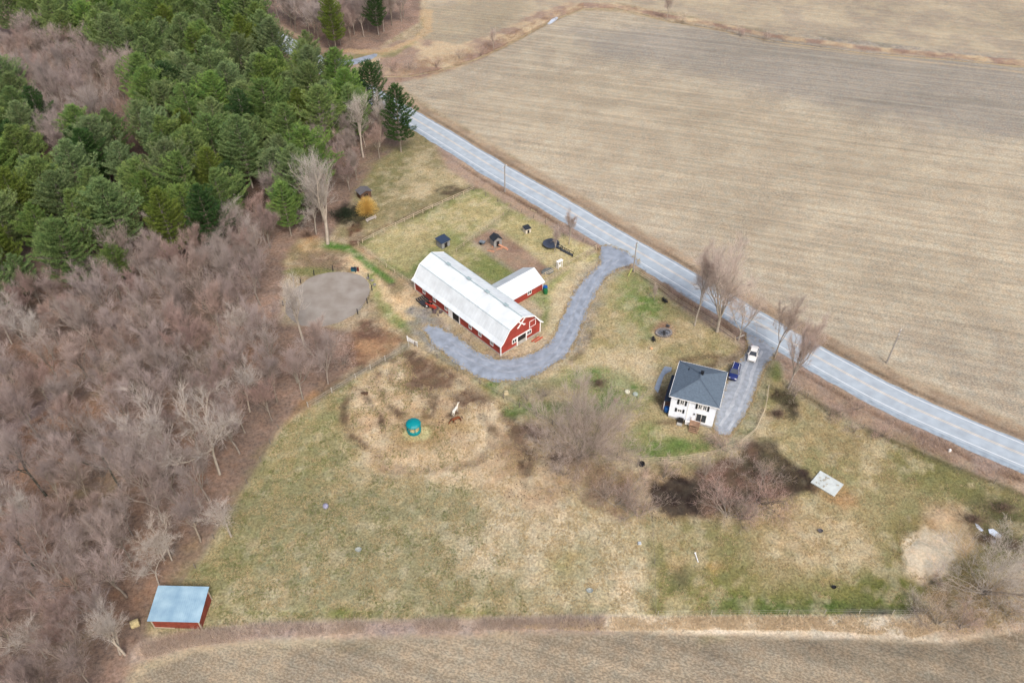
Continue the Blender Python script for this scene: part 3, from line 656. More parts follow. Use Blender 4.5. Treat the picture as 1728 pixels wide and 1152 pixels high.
def roof_strip(i, nm):
    (x0, z0), (x1, z1) = RP[i], RP[i + 1]; m_ = MB()
    m_.slab([(x0, -OV, z0), (x1, -OV, z1), (x1, BY + OV, z1), (x0, BY + OV, z0)], .07); 
    for q_ in range(33): yq = -OV + .45 + q_ * .9; m_.bar((x0, yq, z0 + .015), (x1, yq, z1 + .015), .05, .05)
    return m_.build(nm, roofw, barn)
for i in range(6): roof_strip(i, 'roof_panel')
seam = MB()
for i in (2, 4): seam.box((RP[i][0], BY / 2, RP[i][1] + .012), (.14, BY + 2 * OV + .03, .03))
seam.box((5.5, BY / 2, 7.465), (.22, BY + 2 * OV + .04, .05)); seam.build('ridge_cap', ventm, barn)
for yy in (4.5, 10.4, 16.4, 23.4):
    v_ = MB(); v_.box((5.5, yy, 7.56), (.5, 1.0, .18)); v_.box((5.5, yy, 7.67), (.7, 1.2, .04)); v_.build('ridge_vent', ventm, barn)
# fascia boards on both gables
for yy in (-OV - .03, BY + OV + .03):
    g_ = MB()
    for i in range(6):
        a, b = RP[i], RP[i + 1]; g_.bar((a[0], yy, a[1] - .08), (b[0], yy, b[1] - .08), .06, .26)
    g_.build('fascia', white, barn)
for x, y in ((-.02, -.02), (11.02, -.02), (-.02, BY + .02), (11.02, BY + .02)):
    c_ = MB(); c_.box((x, y, 1.35), (.2, .2, 2.7)); c_.build('corner_trim', white, barn)
for t in (.117, .245, .385): window_on(barn, None, (0, BY * (1 - t), 1.55), .95, 1.15, rad(-90), white)
for t in (.668, .775, .905): window_on(barn, None, (0, BY * (1 - t), 1.55), .95, 1.15, rad(-90), white)
d_ = MB(); d_.box((-.02, BY * .497, 1.15), (.06, 2.2, 2.3)); dd = d_.build('door', dark, barn)  # dark panel in the open doorway, interior shade as flat colour
t_ = MB()
for yy in (BY * .497 - 1.2, BY * .497 + 1.2): t_.box((-.05, yy, 1.25), (.12, .2, 2.5))
t_.box((-.05, BY * .497, 2.45), (.12, 2.6, .2)); t_.build('door_frame', white, dd)
d_ = MB(); d_.box((-.1, BY * .497 + 1.95, 1.2), (.1, 1.1, 2.2)); d_.build('sliding_door', white, barn)
# gable front
d_ = MB(); d_.box((5.75, -.02, 1.15), (2.3, .06, 2.3)); dd = d_.build('door', dark, barn)  # flat dark panel paints the shaded interior behind the open gable doorway
t_ = MB()
for x in (4.5, 7.0): t_.box((x, -.06, 1.2), (.22, .14, 2.4))
t_.box((5.75, -.06, 2.42), (4.9, .14, .18)); t_.build('door_frame', white, dd)
d_ = MB(); d_.box((5.75, -.03, .5), (2.2, .1, .9)); d_.build('half_door', conc, barn)
for x in (3.75, 7.85): window_on(barn, None, (x, 0, 1.75), 1.35, 1.1, 0, white)
h_ = MB(); hx, hz, hw, hh = 8.75, 3.75, 1.7, 1.6
h_.box((hx, -.03, hz), (hw, .05, hh)); ho = h_.build('hayloft_door', red, barn)
h_ = MB()
for dx in (-hw / 2, hw / 2): h_.box((hx + dx, -.07, hz), (.12, .06, hh + .12))
for dz in (-hh / 2, hh / 2): h_.box((hx, -.07, hz + dz), (hw, .055, .12))
h_.build('door_frame', white, ho)
x_ = MB(); cx_, cz_ = 5.6, 5.55
x_.bar((cx_ - .85, -.07, cz_ - .8), (cx_ + .85, -.07, cz_ + .8), .08, .3); x_.bar((cx_ - .85, -.1, cz_ + .8), (cx_ + .85, -.1, cz_ - .8), .08, .3)
for sx, sz in ((-1, -1), (1, -1), (-1, 1), (1, 1)): x_.box((cx_ + sx * .85, -.07, cz_ + sz * .8), (.5, .06, .32))
x_.build('crossed_board_sign', white, barn)
# wing
AX1 = 21.3; AY0, AY1 = 10.0, 16.4; AZ, AR = 2.35, 4.15; am = (AY0 + AY1) / 2
w_ = MB(); w_.poly([(11.01, AY0, 0), (AX1, AY0, 0), (AX1, AY0, AZ), (11.01, AY0, AZ)]); w_.poly([(11.01, AY1, 0), (AX1, AY1, 0), (AX1, AY1, AZ), (11.01, AY1, AZ)])
w_.poly([(AX1, AY0, 0), (AX1, AY1, 0), (AX1, AY1, AZ), (AX1, am, AR - .1), (AX1, AY0, AZ)]); w_.build('wing_wall', red, barn)
for s, ye in ((-1, AY0 - .45), (1, AY1 + .45)):
    zl = AZ - .45 * (AR - AZ) / (am - AY0) + .08
    m_ = MB(); m_.slab([(9.6, am, AR + .08), (9.6, ye, zl), (AX1 + .4, ye, zl), (AX1 + .4, am, AR + .08)], .07)
    m_.build('wing_roof', mat('wing_metal_roof', (234, 242, 246), rough=.45, var=.05, scale=.5, wave=('X', .9, .35), spec=.4), barn)
for x in (AX1 + .02,):
    for y in (AY0 - .02, AY1 + .02):
        c_ = MB(); c_.box((x, y, 1.15), (.18, .18, 2.3)); c_.build('corner_trim', white, barn)
window_on(barn, None, (17.3, AY0, 1.35), 1.2, 1.15, 0, white)

def local(o, p):
    c, s = math.cos(o.rotation_euler.z), math.sin(o.rotation_euler.z)
    return Vector((o.location.x + p[0] * c - p[1] * s, o.location.y + p[0] * s + p[1] * c, p[2]))
def barrel(name, loc, col, label, r=.42, h=1.0):
    t = empty(name, loc, 0, label, 'barrel')
    b_ = MB(); b_.lathe((0, 0, 0), [(r * .9, 0), (r, .08), (r * 1.04, h * .33), (r, h * .36), (r, h * .64), (r * 1.04, h * .67), (r * .95, h - .04)], 14); b_.build('body', col, t, smooth=False)
    l_ = MB(); l_.lathe((0, 0, h - .035), [(r * .97, 0), (r * .97, .06), (r * .5, .08)], 14); l_.build('lid', blackm if 'lid' in label else col, t); return t
p = local(barn, (21.6, 9.4, 0)); bluep = mat('blue_plastic', (30, 100, 180), rough=.45, var=.06); greenp = mat('green_plastic', (40, 120, 70), rough=.45, var=.06)
barrel('barrel', p, bluep, 'blue plastic barrel at the corner of the barn wing', .5, 1.15)
barrel('barrel', local(barn, (20.9, 8.6, 0)), greenp, 'dark green plastic barrel beside the blue one at the barn wing', .5, 1.05)
# planks and steps before the gable
for i, (x, y, r) in enumerate([(8.6, -1.2, 0), (9.0, -1.75, .02)]):
    q = local(barn, (x, y, 0)); b_ = MB(); b_.box((0, 0, .12), (2.3, .22, .16)); b_.box((0, .0, .24), (2.1, .16, .08)); o = b_.build('plank', mat('red_plank', (206, 96, 72), var=.1)); o.location = q; o.rotation_euler.z = BROT + r
    tag(o, ['red painted plank lying nearest the barn gable wall', 'red painted plank lying farther out before the barn gable'][i], 'plank', 'red planks by the barn')
# machinery heap on the west side
q = at(727, 519); t = empty('garden_tractor', (q.x, q.y, 0), rad(140), 'red garden tractor parked outside the long barn wall', 'tractor')
rp = mat('red_paint', (190, 76, 60), rough=.4, var=.08)
b_ = MB(); b_.box((-.9, 0, .75), (1.3, .7, .5), top=(.9, .8)); b_.box((.35, 0, .5), (1.2, .6, .3)); b_.build('body', rp, t, bevel=.05)
for s in (-1, 1):
    for x, r in ((.6, .5), (-1.2, .33)):
        w1 = MB(); w1.tube([(x, s * .5 - .12, r), (x, s * .5 + .12, r)], r, 14); wo1 = w1.build('wheel', blackm, t); w2 = MB(); w2.tube([(x, s * .5 - .13, r), (x, s * .5 + .13, r)], r * .5, 10); w2.build('rim', white, wo1)
    m1 = MB(); m1.box((.6, s * .5, 1.08), (.9, .3, .06)); m1.build('mudguard', rp, t)
m1 = MB(); m1.box((.55, 0, .95), (.45, .5, .12)); m1.box((.8, 0, 1.2), (.12, .5, .45)); m1.build('seat', blackm, t)
m1 = MB(); m1.tube([(-.2, 0, .9), (.05, 0, 1.25)], .03); m1.lathe((.05, 0, 1.25), [(.2, 0), (.2, .04)], 10); m1.build('steering_wheel', blackm, t)
q = at(716, 510); t = empty('harrow', (q.x, q.y, 0), rad(130), 'dark grey steel harrow left between tractor and barn corner', 'implement')
b_ = MB()
for i in range(5): b_.bar((-1.7, -1 + .5 * i, .4), (1.7, -1 + .5 * i, .4), .12); b_.bar((-1.7, -1 + .5 * i, .2), (1.7, -1 + .5 * i, .2), .04, .4)
for x in (-1.6, 0, 1.6): b_.bar((x, -1.1, .5), (x, 1.1, .5), .12)
b_.build('frame', mat('dark_steel', (66, 66, 72), var=.15), t)
b_ = MB(); b_.slab([(-1.5, .2, .62), (.2, .1, .66), (.4, 1.2, .6), (-1.3, 1.3, .6)], .05); b_.build('tarpaulin', mat('dark_tarp', (60, 62, 68), rough=.5, var=.1), t)
q = at(737, 526); b_ = MB(); rr = random.Random(5)
for i in range(9):
    x, y = rr.uniform(-1.6, 1.6), rr.uniform(-.8, .8); b_.box((x, y, rr.uniform(.1, .3)), (rr.uniform(.3, .9), rr.uniform(.2, .5), rr.uniform(.2, .5)), rz=rr.uniform(0, 3))
o = b_.build('scrap_pile', mat('scrap', (96, 96, 104), var=.25, rgb2=(120, 100, 96))); o.location = (q.x, q.y, 0); o.rotation_euler.z = rad(132); tag(o, 'low heap of grey scrap boards between tractor and barn door', 'scrap pile')

# ---- the house
ho_ = at(*(1080 + 300 / 6.4, 570 + 855 / 6.4)); HR = rad(-20)
house = empty('house', (ho_.x, ho_.y, 0), HR, 'white two storey house with square grey hip roof beside the road', 'house')
HW, HDp, HH = 8.25, 9.1, 6.0
siding = mat('white_siding', (238, 245, 255), rough=.7, var=.03, k=.92, wave=('Z', 2.6, .3)); shing = mat('grey_shingles', (104, 120, 136), rough=.9, var=.09, scale=3, bump=.5)
w_ = MB(); w_.box((HW / 2, HDp / 2, HH / 2 + .25), (HW, HDp, HH - .5)); w_.build('wall', siding, house)
w_ = MB(); w_.box((HW / 2, HDp / 2, .25), (HW - .06, HDp - .06, .5)); w_.build('foundation', conc, house)
e = .45; r0, r1 = (HW / 2 - .05, HDp / 2 - .6, HH + 2.0), (HW / 2 - .05, HDp / 2 + .6, HH + 2.0)
c4 = [(-e, -e, HH), (HW + e, -e, HH), (HW + e, HDp + e, HH), (-e, HDp + e, HH)]
m_ = MB(); b = [tuple(p) for p in c4] + [r0, r1] + [(x, y, z - .16) for x, y, z in c4]
m_.add(b, [(0, 1, 4), (1, 2, 5, 4), (2, 3, 5), (3, 0, 4, 5), (9, 8, 7, 6), (0, 6, 7, 1), (1, 7, 8, 2), (2, 8, 9, 3), (3, 9, 6, 0)]); rf = m_.build('roof', shing, house)
hp = MB()
for a, b_2 in ((c4[0], r0), (c4[1], r0), (c4[2], r1), (c4[3], r1), (r0, r1)): hp.bar(Vector(a) + Vector((0, 0, .02)), Vector(b_2) + Vector((0, 0, .02)), .22, .03)
hp.build('hip_ridge', mat('ridge_shingles', (92, 106, 122), rough=.9, var=.06), rf)
v1 = MB(); v1.box((HW / 2 + .15, HDp / 2 + .75, HH + 2.15), (.5, .5, .6)); v1.box((HW / 2 + .15, HDp / 2 + .75, HH + 2.48), (.6, .6, .06)); v1.build('chimney', blackm, rf)
v1 = MB(); v1.tube([(1.7, HDp * .72, HH + 1.0), (1.7, HDp * .72, HH + 1.45)], .09, 8); v1.build('vent_pipe', blackm, rf)
gt = MB()
for a, b_2 in zip(c4, c4[1:] + c4[:1]): gt.bar((a[0], a[1], HH - .07), (b_2[0], b_2[1], HH - .07), .12, .14)
gt.build('gutter', white, house)
shut = mat('black_shutter', (42, 44, 50), rough=.6, var=.08)
def shutter(x, z, h, w=.36):
    s_ = MB(); s_.box((x, -.05, z), (w, .07, h)); s_.build('shutter', shut, house)
window_on(house, None, (2.05, 0, 4.75), .85, 1.25, 0, white); shutter(1.35, 4.75, 1.3); shutter(2.75, 4.75, 1.3)
window_on(house, None, (5.35, 0, 4.75), .8, 1.25, 0, white); window_on(house, None, (6.2, 0, 4.75), .8, 1.25, 0, white); shutter(4.72, 4.75, 1.3); shutter(6.85, 4.75, 1.3)
window_on(house, None, (1.9, 0, 2.55), .85, .8, 0, white); shutter(1.2, 2.55, .95); shutter(2.6, 2.55, .95)
dr = MB(); dr.box((5.95, -.03, 2.0), (1.75, .05, 1.95)); do = dr.build('patio_door', glass, house)
df = MB()
for x in (5.03, 5.95, 6.87): df.box((x, -.05, 2.0), (.09, .1, 2.1))
for z in (.98, 3.02): df.box((5.95, -.06, z), (1.9, .1, .09))
df.build('door_frame', white, do)
v1 = MB(); v1.box((4.6, -.08, 2.6), (.22, .16, .3)); v1.build('wall_lamp', dark, house)
v1 = MB(); v1.box((3.3, -.04, 3.0), (.16, .08, 5.4)); v1.build('downpipe', white, house)
# basement hatch, small deck with steps, air conditioner
v1 = MB(); v1.box((2.45, -.45, .5), (.95, .85, 1.0), top=(1, .6)); v1.build('basement_hatch', dark, house)
v1 = MB(); v1.box((2.4, -1.15, .12), (.95, .6, .24)); v1.build('doorstep', conc, house)
dk = MB(); dk.box((5.1, -.75, .86), (1.9, 1.4, .1))
for x in (4.25, 5.95):
    for y in (-.15, -1.35): dk.box((x, y, .4), (.12, .12, .81))
for k in range(3): dk.box((5.1, -1.65 - .28 * k, .62 - .22 * k), (1.6, .27, .07))
for x in (4.35, 5.85): dk.bar((x, -1.45, .75), (x, -2.4, .08), .06, .2)
dko = dk.build('deck', wood, house)
rl = MB()
for x in (4.2, 6.0):
    rl = MB(); rl.bar((x, -.1, 1.75), (x, -1.4, 1.75), .07)
    for y in (-.12, -.55, -.98, -1.4): rl.box((x, y, 1.32), (.06, .06, .84))
    rl.build('railing', wood, dko)
ac = MB(); ac.box((3.75, -.45, .4), (.9, .5, .75)); ac.build('heat_pump', white, house, bevel=.04)
# side porch on the left
pr_ = MB(); pr_.slab([(-1.35, 1.2, 2.75), (-.02, 1.2, 3.15), (-.02, 8.6, 3.15), (-1.35, 8.6, 2.75)], .1); pr_.build('porch_roof', mat('dark_shingles', (66, 76, 90), rough=.9, var=.08), house)
pp = MB()
for y in (1.35, 4.9, 8.45): pp.box((-1.2, y, 1.32), (.14, .14, 2.64))
pp.build('porch_post', white, house) if False else None
for y in (1.35, 4.9, 8.45):
    q_ = MB(); q_.box((-1.2, y, 1.33), (.14, .14, 2.62)); q_.build('porch_post', white, house)
pf = MB(); pf.box((-.8, 4.9, .3), (1.6, 7.3, .12)); pf.build('porch_floor', mat('red_wood', (150, 108, 94), var=.12), house)
window_on(house, None, (0, 1.1, 4.9), .8, 1.2, rad(-90), white)
s_ = MB(); s_.box((-.05, .45, 4.9), (.06, .36, 1.3)); s_.build('shutter', shut, house)
for y, z in ((2.0, 4.7), (6.6, 4.7)): window_on(house, None, (HW, y, z), .9, 1.2, rad(90), white)
q = local(house, (-.55, 1.1, 0)); t = empty('tank', (q.x, q.y, 0), HR, 'blue tank standing against the left side of the house', 'tank')
b_ = MB(); b_.lathe((0, 0, .25), [(.3, 0), (.5, .15), (.52, .9), (.45, 1.15), (.2, 1.25)], 14); b_.build('body', bluep, t, smooth=True)
b_ = MB()
for a in range(4): b_.box((.35 * math.cos(a * PI / 2 + .78), .35 * math.sin(a * PI / 2 + .78), .18), (.08, .08, .36))
b_.box((0, 0, .3), (.7, .7, .06))
b_.build('leg_frame', dark, t)

# ---- cars
def tyre_set(t, L, W, r, m_rim):
    for x in (-L * .31, L * .31):
        for s in (-1, 1):
            w1 = MB(); w1.tube([(x, s * W * .5 - .11 * s - .1, r), (x, s * W * .5 - .11 * s + .1, r)], r, 16); a = w1.build('wheel', blackm, t)
            w2 = MB(); w2.tube([(x, s * W * .5 - .11 * s - .11, r), (x, s * W * .5 - .11 * s + .11, r)], r * .62, 10); w2.build('rim', m_rim, a)
def car(name, loc, rz, L, W, Hh, paintm, label, cat, suv=False):
    t = empty(name, loc, rz, label, cat)          # +X is the front
    st = [(-.5, .30, .62, .70), (-.485, .26, .80, .86), (-.42, .22, .90, .96), (-.2, .2, .92, 1.0), (.15, .2, .92, 1.0), (.30, .2, .90, .98), (.44, .24, .80, .93), (.49, .28, .68, .80), (.5, .32, .6, .72)]
    if suv: st = [(a, b, c + .14, d) for a, b, c, d in st]
    v = []; f = []
    ring = lambda hw, z0, z1: [(-hw * .92, z0), (-hw, z0 + .12), (-hw, (z0 + z1) / 2 + .05), (-hw * .9, z1 - .03), (-hw * .5, z1 + .02), (hw * .5, z1 + .02), (hw * .9, z1 - .03), (hw, (z0 + z1) / 2 + .05), (hw, z0 + .12), (hw * .92, z0)]
    for a, z0, z1, ws_ in st: v += [(a * L, y, z) for y, z in ring(W / 2 * ws_, z0, z1)]
    n_ = 10
    for i in range(len(st) - 1):
        for k in range(n_): f.append((i * n_ + k, i * n_ + (k + 1) % n_, (i + 1) * n_ + (k + 1) % n_, (i + 1) * n_ + k))
    f.append(tuple(range(n_))); f.append(tuple((len(st) - 1) * n_ + k for k in range(n_)))
    m_ = MB(); m_.add(v, f); m_.build('body', paintm, t, smooth=True)
    zb = 1.04 if suv else .90; cab = [(-.43 if suv else -.36, zb), (-.36 if suv else -.2, Hh), (.06, Hh), (.24, zb)]
    # cabin: glass box with painted roof and pillars
    m_ = MB(); hw0, hw1 = W * .455, W * .36; x0, x1, x2, x3 = [c[0] * L for c in cab]
    m_.add([(x0, -hw0, zb), (x3, -hw0, zb), (x3, hw0, zb), (x0, hw0, zb), (x1, -hw1, Hh - .06), (x2, -hw1, Hh - .06), (x2, hw1, Hh - .06), (x1, hw1, Hh - .06)], [(0, 1, 5, 4), (1, 2, 6, 5), (2, 3, 7, 6), (3, 0, 4, 7), (4, 5, 6, 7)])
    m_.build('window_glass', glass, t)
    m_ = MB(); m_.box(((x1 + x2) / 2, 0, Hh - .02), (x2 - x1 + .08, hw1 * 2 + .04, .09), top=(.95, .92)); m_.build('roof', paintm, t, bevel=.03)
    pl = MB()
    for s in (-1, 1):
        pl.bar((x3, s * hw0, zb), (x2, s * hw1, Hh - .04), .1, .06); pl.bar((x0, s * hw0, zb), (x1, s * hw1, Hh - .04), .14, .08); pl.bar(((x1 + x2) / 2 - .1, s * (hw0 - .02), zb), ((x1 + x2) / 2 - .1, s * hw1, Hh - .04), .09, .05)
    pl.build('pillar', paintm, t)
    for s in (-1, 1):
        q_ = MB(); q_.box((L * .485, s * W * .33, .68 + (.12 if suv else 0)), (.12, .36, .14)); q_.build('headlight', mat('lamp_glass', (225, 230, 235), rough=.1), t)
        q_ = MB(); q_.box((-L * .488, s * W * .34, .74 + (.12 if suv else 0)), (.1, .3, .16)); q_.build('tail_light', mat('tail_red', (150, 20, 20), rough=.2), t)
        q_ = MB(); q_.box((L * .17, s * (W * .5 + .06), 1.0), (.16, .18, .12)); q_.build('mirror', paintm, t)
    if suv:
        q_ = MB()
        for s in (-1, 1): q_.bar((x1, s * hw1 * .85, Hh + .07), (x2, s * hw1 * .85, Hh + .07), .05)
        q_.build('roof_rail', white, t)
    q_ = MB(); q_.box((L * .497, 0, .5), (.05, W * .6, .16)); q_.build('grille', dark, t)
    tyre_set(t, L, W, .33 if not suv else .37, mat('rim_metal', (190, 190, 195), metal=.6, rough=.3)); return t
cw = at(1271, 596.5, .6); wp = mat('white_car_paint', (248, 246, 240), k=.9, rough=.25, var=.01, spec=.5); bp2 = mat('blue_car_paint', (36, 52, 116), rough=.25, var=.03, spec=.6)
car('sedan', (cw.x, cw.y, .04), rad(248), 4.7, 1.82, 1.45, wp, 'white sedan parked on the drive nearest the road', 'car')
cb = at(1239.5, 627.5, .6); car('suv', (cb.x, cb.y, .04), rad(247), 4.55, 1.85, 1.72, bp2, 'dark blue sport utility car parked against the house corner', 'car', True)

# ---- run-in shed at the wood corner
q = at(262, 1058.5); shed = empty('run_in_shed', (q.x, q.y, 0), rad(-1.5), 'red horse shelter with sloping pale blue metal roof at the wood corner', 'shelter')
SW, SD = 7.0, 4.75
w_ = MB(); w_.box((SW / 2, .05, .95), (SW, .08, 1.9)); w_.build('wall', mat('rust_red_boards', (150, 74, 58), var=.15, wave=('X', 1.5, .3)), shed)
for x in (.05, SW - .05):
    w_ = MB(); w_.slab([(x - .04, 0.1, 0), (x - .04, SD - .1, 0), (x - .04, SD - .1, 2.7), (x - .04, 0.1, 2.0)], .08, up=(-1, 0, 0)); w_.build('wall', mat('rust_red_boards', (150, 74, 58)), shed)
for x, y, h in ((.0, -.02, 2.05), (SW, -.02, 2.05), (0, SD, 2.75), (SW, SD, 2.75), (SW / 2, SD, 2.75)):
    w_ = MB(); w_.box((x, y, h / 2), (.16, .16, h)); w_.build('post', pwood, shed)
w_ = MB(); w_.slab([(-.55, -.12, 2.12), (SW + .2, -.12, 2.12), (SW + .2, SD + .45, 2.98), (-.55, SD + .45, 2.98)], .08)
w_.build('roof', mat('blue_metal_roof', (138, 174, 200), rough=.4, var=.05, scale=.5, wave=('X', 1.0, .4), rgb2=(176, 208, 226)), shed)
w_ = MB(); w_.bar((0, -.06, .2), (3, -.06, .12), .08, .12); w_.build('skirting', pwood, shed)
q = at(230, 1055); b_ = MB(); b_.tube([(-.6, 0, .62), (-.55, 0, .62), (.55, 0, .62), (.6, 0, .62)], [.55, .62, .62, .55], 18); o = b_.build('hay_bale', mat('pale_hay', (206, 190, 142), rough=1, var=.15, scale=4, bump=.8)); o.location = (q.x, q.y, 0); o.rotation_euler.z = .5
tag(o, 'round pale hay bale in the wood beside the horse shelter', 'hay bale')

# ---- horse feeder
teal = mat('teal_plastic', (0, 150, 158), rough=.4, var=.05)
q = at(699, 727); fd = empty('hay_feeder', (q.x, q.y, 0), .3, 'round teal horse hay feeder with a domed canopy in the pasture', 'feeder')
b_ = MB(); b_.lathe((0, 0, 2.0), [(1.42, 0), (1.38, .12), (1.05, .38), (.5, .55), (.1, .6)], 12); b_.build('canopy', teal, fd)
b_ = MB(); b_.lathe((0, 0, 0), [(1.25, 0), (1.3, .03), (1.3, .62), (1.24, .66)], 16); b_.build('tub', teal, fd)
b_ = MB()
for k in range(8):
    a = 2 * PI * k / 8; b_.bar((1.28 * math.cos(a), 1.28 * math.sin(a), .6), (1.32 * math.cos(a), 1.32 * math.sin(a), 2.05), .14, .07)
b_.build('upright', teal, fd)
b_ = MB(); b_.lathe((0, 0, .5), [(1.1, 0), (1.0, .5), (.6, .8), (.1, .9)], 12); b_.build('hay', mat('pale_hay', (206, 190, 142)), fd)

# ---- horses
def horse(loc, rz, coat, mane, label, graze=False):
    t = empty('horse', loc, rz, label, 'horse')
    me = bpy.data.meshes.new('body'); V_ = []; E_ = []; R_ = []
    def ch(pts, par=None):
        i0 = par
        for p, r in pts:
            V_.append(p); R_.append(r); k = len(V_) - 1
            if i0 is not None: E_.append((i0, k))
            i0 = k
        return i0
    ch([((-.1, 0, 1.13), (.29, .31))]); root = 0
    hip = ch([((-.5, 0, 1.18), (.29, .30)), ((-.78, 0, 1.2), (.22, .24))], root); rump = hip
    sh = ch([((.3, 0, 1.12), (.28, .31)), ((.58, 0, 1.18), (.22, .27))], root)
    if graze: hd = ch([((.9, 0, 1.12), (.13, .19)), ((1.2, 0, .8), (.1, .14)), ((1.42, 0, .5), (.09, .12)), ((1.48, 0, .25), (.08, .09)), ((1.5, 0, .08), (.06, .06))], sh)
    else: hd = ch([((.85, 0, 1.42), (.13, .2)), ((1.1, 0, 1.68), (.1, .15)), ((1.25, 0, 1.8), (.09, .11)), ((1.5, 0, 1.62), (.075, .09)), ((1.68, 0, 1.48), (.06, .065))], sh)
    for s in (-1, 1):
        ch([((.52, s * .17, .92), (.11, .12)), ((.56, s * .18, .52), (.055, .06)), ((.53, s * .18, .16), (.04, .04)), ((.58, s * .18, .03), (.06, .05))], sh)
        ch([((-.72, s * .17, .92), (.14, .16)), ((-.66, s * .18, .72), (.09, .1)), ((-.9, s * .18, .5), (.055, .06)), ((-.82, s * .18, .16), (.04, .045)), ((-.76, s * .18, .03), (.06, .05))], hip)
    me.from_pydata(V_, E_, []); o = bpy.data.objects.new('body', me); COL.objects.link(o)
    sk = o.modifiers.new('skin', 'SKIN'); sk.use_smooth_shade = True
    for i, r in enumerate(R_): me.skin_vertices[0].data[i].radius = r; me.skin_vertices[0].data[i].use_root = (i == 0)
    ss = o.modifiers.new('sub', 'SUBSURF'); ss.levels = 2; ss.render_levels = 2
    dg = bpy.context.evaluated_depsgraph_get(); m2 = bpy.data.meshes.new_from_object(o.evaluated_get(dg)); o.modifiers.clear(); o.data = m2
    m2.materials.clear(); m2.materials.append(coat); o.parent = t
    hx, hz = (1.42, .55) if graze else (1.22, 1.9); nx0 = [(.55, 1.42), (.9, 1.3), (1.25, .9), (1.42, .6)] if graze else [(.5, 1.42), (.72, 1.55), (.98, 1.82), (1.18, 1.94)]
    m_ = MB(); m_.tube([(x, .0, z + .02) for x, z in nx0], [.05, .08, .08, .05], 6); m_.build('mane', mane, t, smooth=True)
    m_ = MB(); m_.tube([(-.95, 0, 1.28), (-1.1, 0, 1.1), (-1.13, 0, .75), (-1.1, 0, .45)], [.05, .09, .09, .03], 6); m_.build('tail', mane, t, smooth=True)
    e_ = MB()
    for s in (-1, 1): e_.tube([(hx - .05, s * .07, hz + (.1 if graze else 0)), (hx - .04, s * .09, hz + .16)], [.04, .008], 5)
    e_.build('ear', coat, t); return t
p1 = at(763, 703); p2 = at(774.5, 688); a = math.atan2(p2.y - p1.y, p2.x - p1.x)
c_ = at(768.5, 697.5)
horse((c_.x, c_.y, 0), a, mat('white_coat', (244, 238, 226), var=.04), mat('cream_mane', (232, 224, 205), var=.05), 'white horse standing tail toward the chestnut one', False)
p1 = at(780, 708); p2 = at(760, 714); a = math.atan2(p2.y - p1.y, p2.x - p1.x); c_ = at(770.5, 712)
horse((c_.x, c_.y, 0), a, mat('chestnut_coat', (132, 74, 42), var=.1), mat('dark_mane', (70, 44, 34), var=.1), 'chestnut brown horse grazing head down beside the white one', True)

# ---- small sheds, coops, garden things
def small_shed(name, px, rz, w, d, h, wallm, roofm, label, cat, pitch=.5, over=.2, gable=True, opening=True):
    q = at(*px); t = empty(name, (q.x, q.y, 0), rz, label, cat)
    m_ = MB(); m_.box((0, 0, h / 2), (w, d, h)); m_.poly([(-w / 2, -d / 2, h), (w / 2, -d / 2, h), (0, -d / 2, h + pitch * .9)]) if gable else None
    m_.poly([(-w / 2, d / 2, h), (w / 2, d / 2, h), (0, d / 2, h + pitch * .9)]) if gable else None
    m_.build('wall', wallm, t)
    if gable:
        for s in (-1, 1):
            m_ = MB(); m_.slab([(0, -d / 2 - over, h + pitch), (0, d / 2 + over, h + pitch), (s * (w / 2 + over), d / 2 + over, h - pitch * over / w * 2 + .05), (s * (w / 2 + over), -d / 2 - over, h - pitch * over / w * 2 + .05)], .06); m_.build('roof', roofm, t)
    else:
        m_ = MB(); m_.slab([(-w / 2 - over, -d / 2 - over, h + .06), (w / 2 + over, -d / 2 - over, h + .06), (w / 2 + over, d / 2 + over, h + pitch), (-w / 2 - over, d / 2 + over, h + pitch)], .07); m_.build('roof', roofm, t)
    if opening:
        m_ = MB(); m_.box((0, -d / 2 - .02, h * .4), (w * .35, .04, h * .75)); m_.build('door', dark, t)
    return t
navy = mat('navy_roof', (58, 72, 96), rough=.5, var=.06); charc = mat('charcoal_roof', (48, 54, 62), rough=.7, var=.08); greyw = mat('grey_boards', (160, 160, 158), var=.1)
small_shed('garden_shed', (748, 414), rad(42), 2.4, 2.2, 1.7, greyw, navy, 'small shed with flat navy roof just behind the barn', 'shed', .35, .25, False)
cp = small_shed('chicken_coop', (837, 412), rad(28), 2.1, 2.0, 1.9, greyw, charc, 'grey chicken coop with dark gable roof on the bare patch', 'coop', .8, .2)
m_ = MB(); m_.bar((.2, -1.0, .5), (1.5, -3.4, .05), .5, .06); m_.build('ramp', mat('orange_wood', (222, 160, 126), var=.1), cp)
small_shed('kennel', (889, 391), rad(30), 1.5, 1.5, 1.2, mat('cream_boards', (238, 228, 208), var=.05), charc, 'little cream kennel with dark roof in the grass by the roadside scrub', 'kennel', .25, .12, False)
small_shed('field_shelter', (615, 332), rad(35), 3.0, 2.4, 1.9, mat('brown_boards', (110, 84, 70), var=.1), mat('slate_roof', (110, 108, 112), var=.08), 'brown shelter with grey gable roof above the yellow willow', 'shelter', .6, .3)
rr = random.Random(9)
for i, (px, py, a, l) in enumerate([(850, 417, -.6, 2.0), (843, 420, .5, 1.6), (832, 416, 1.3, 1.3), (828, 424, -.3, 1.8)]):
    q = at(px, py); b_ = MB(); b_.box((0, 0, .06), (l, .22, .08)); b_.box((l * .1, .1, .13), (l * .7, .14, .05)); o = b_.build('plank', mat('orange_wood', (222, 160, 126))); o.location = q; o.rotation_euler.z = a
    tag(o, ['orange board lying right of the chicken coop ramp', 'orange board lying just below the coop', 'short orange board lying left of the coop', 'orange board lying lowest, nearest the barn, below the coop'][i], 'plank', 'boards around the coop')
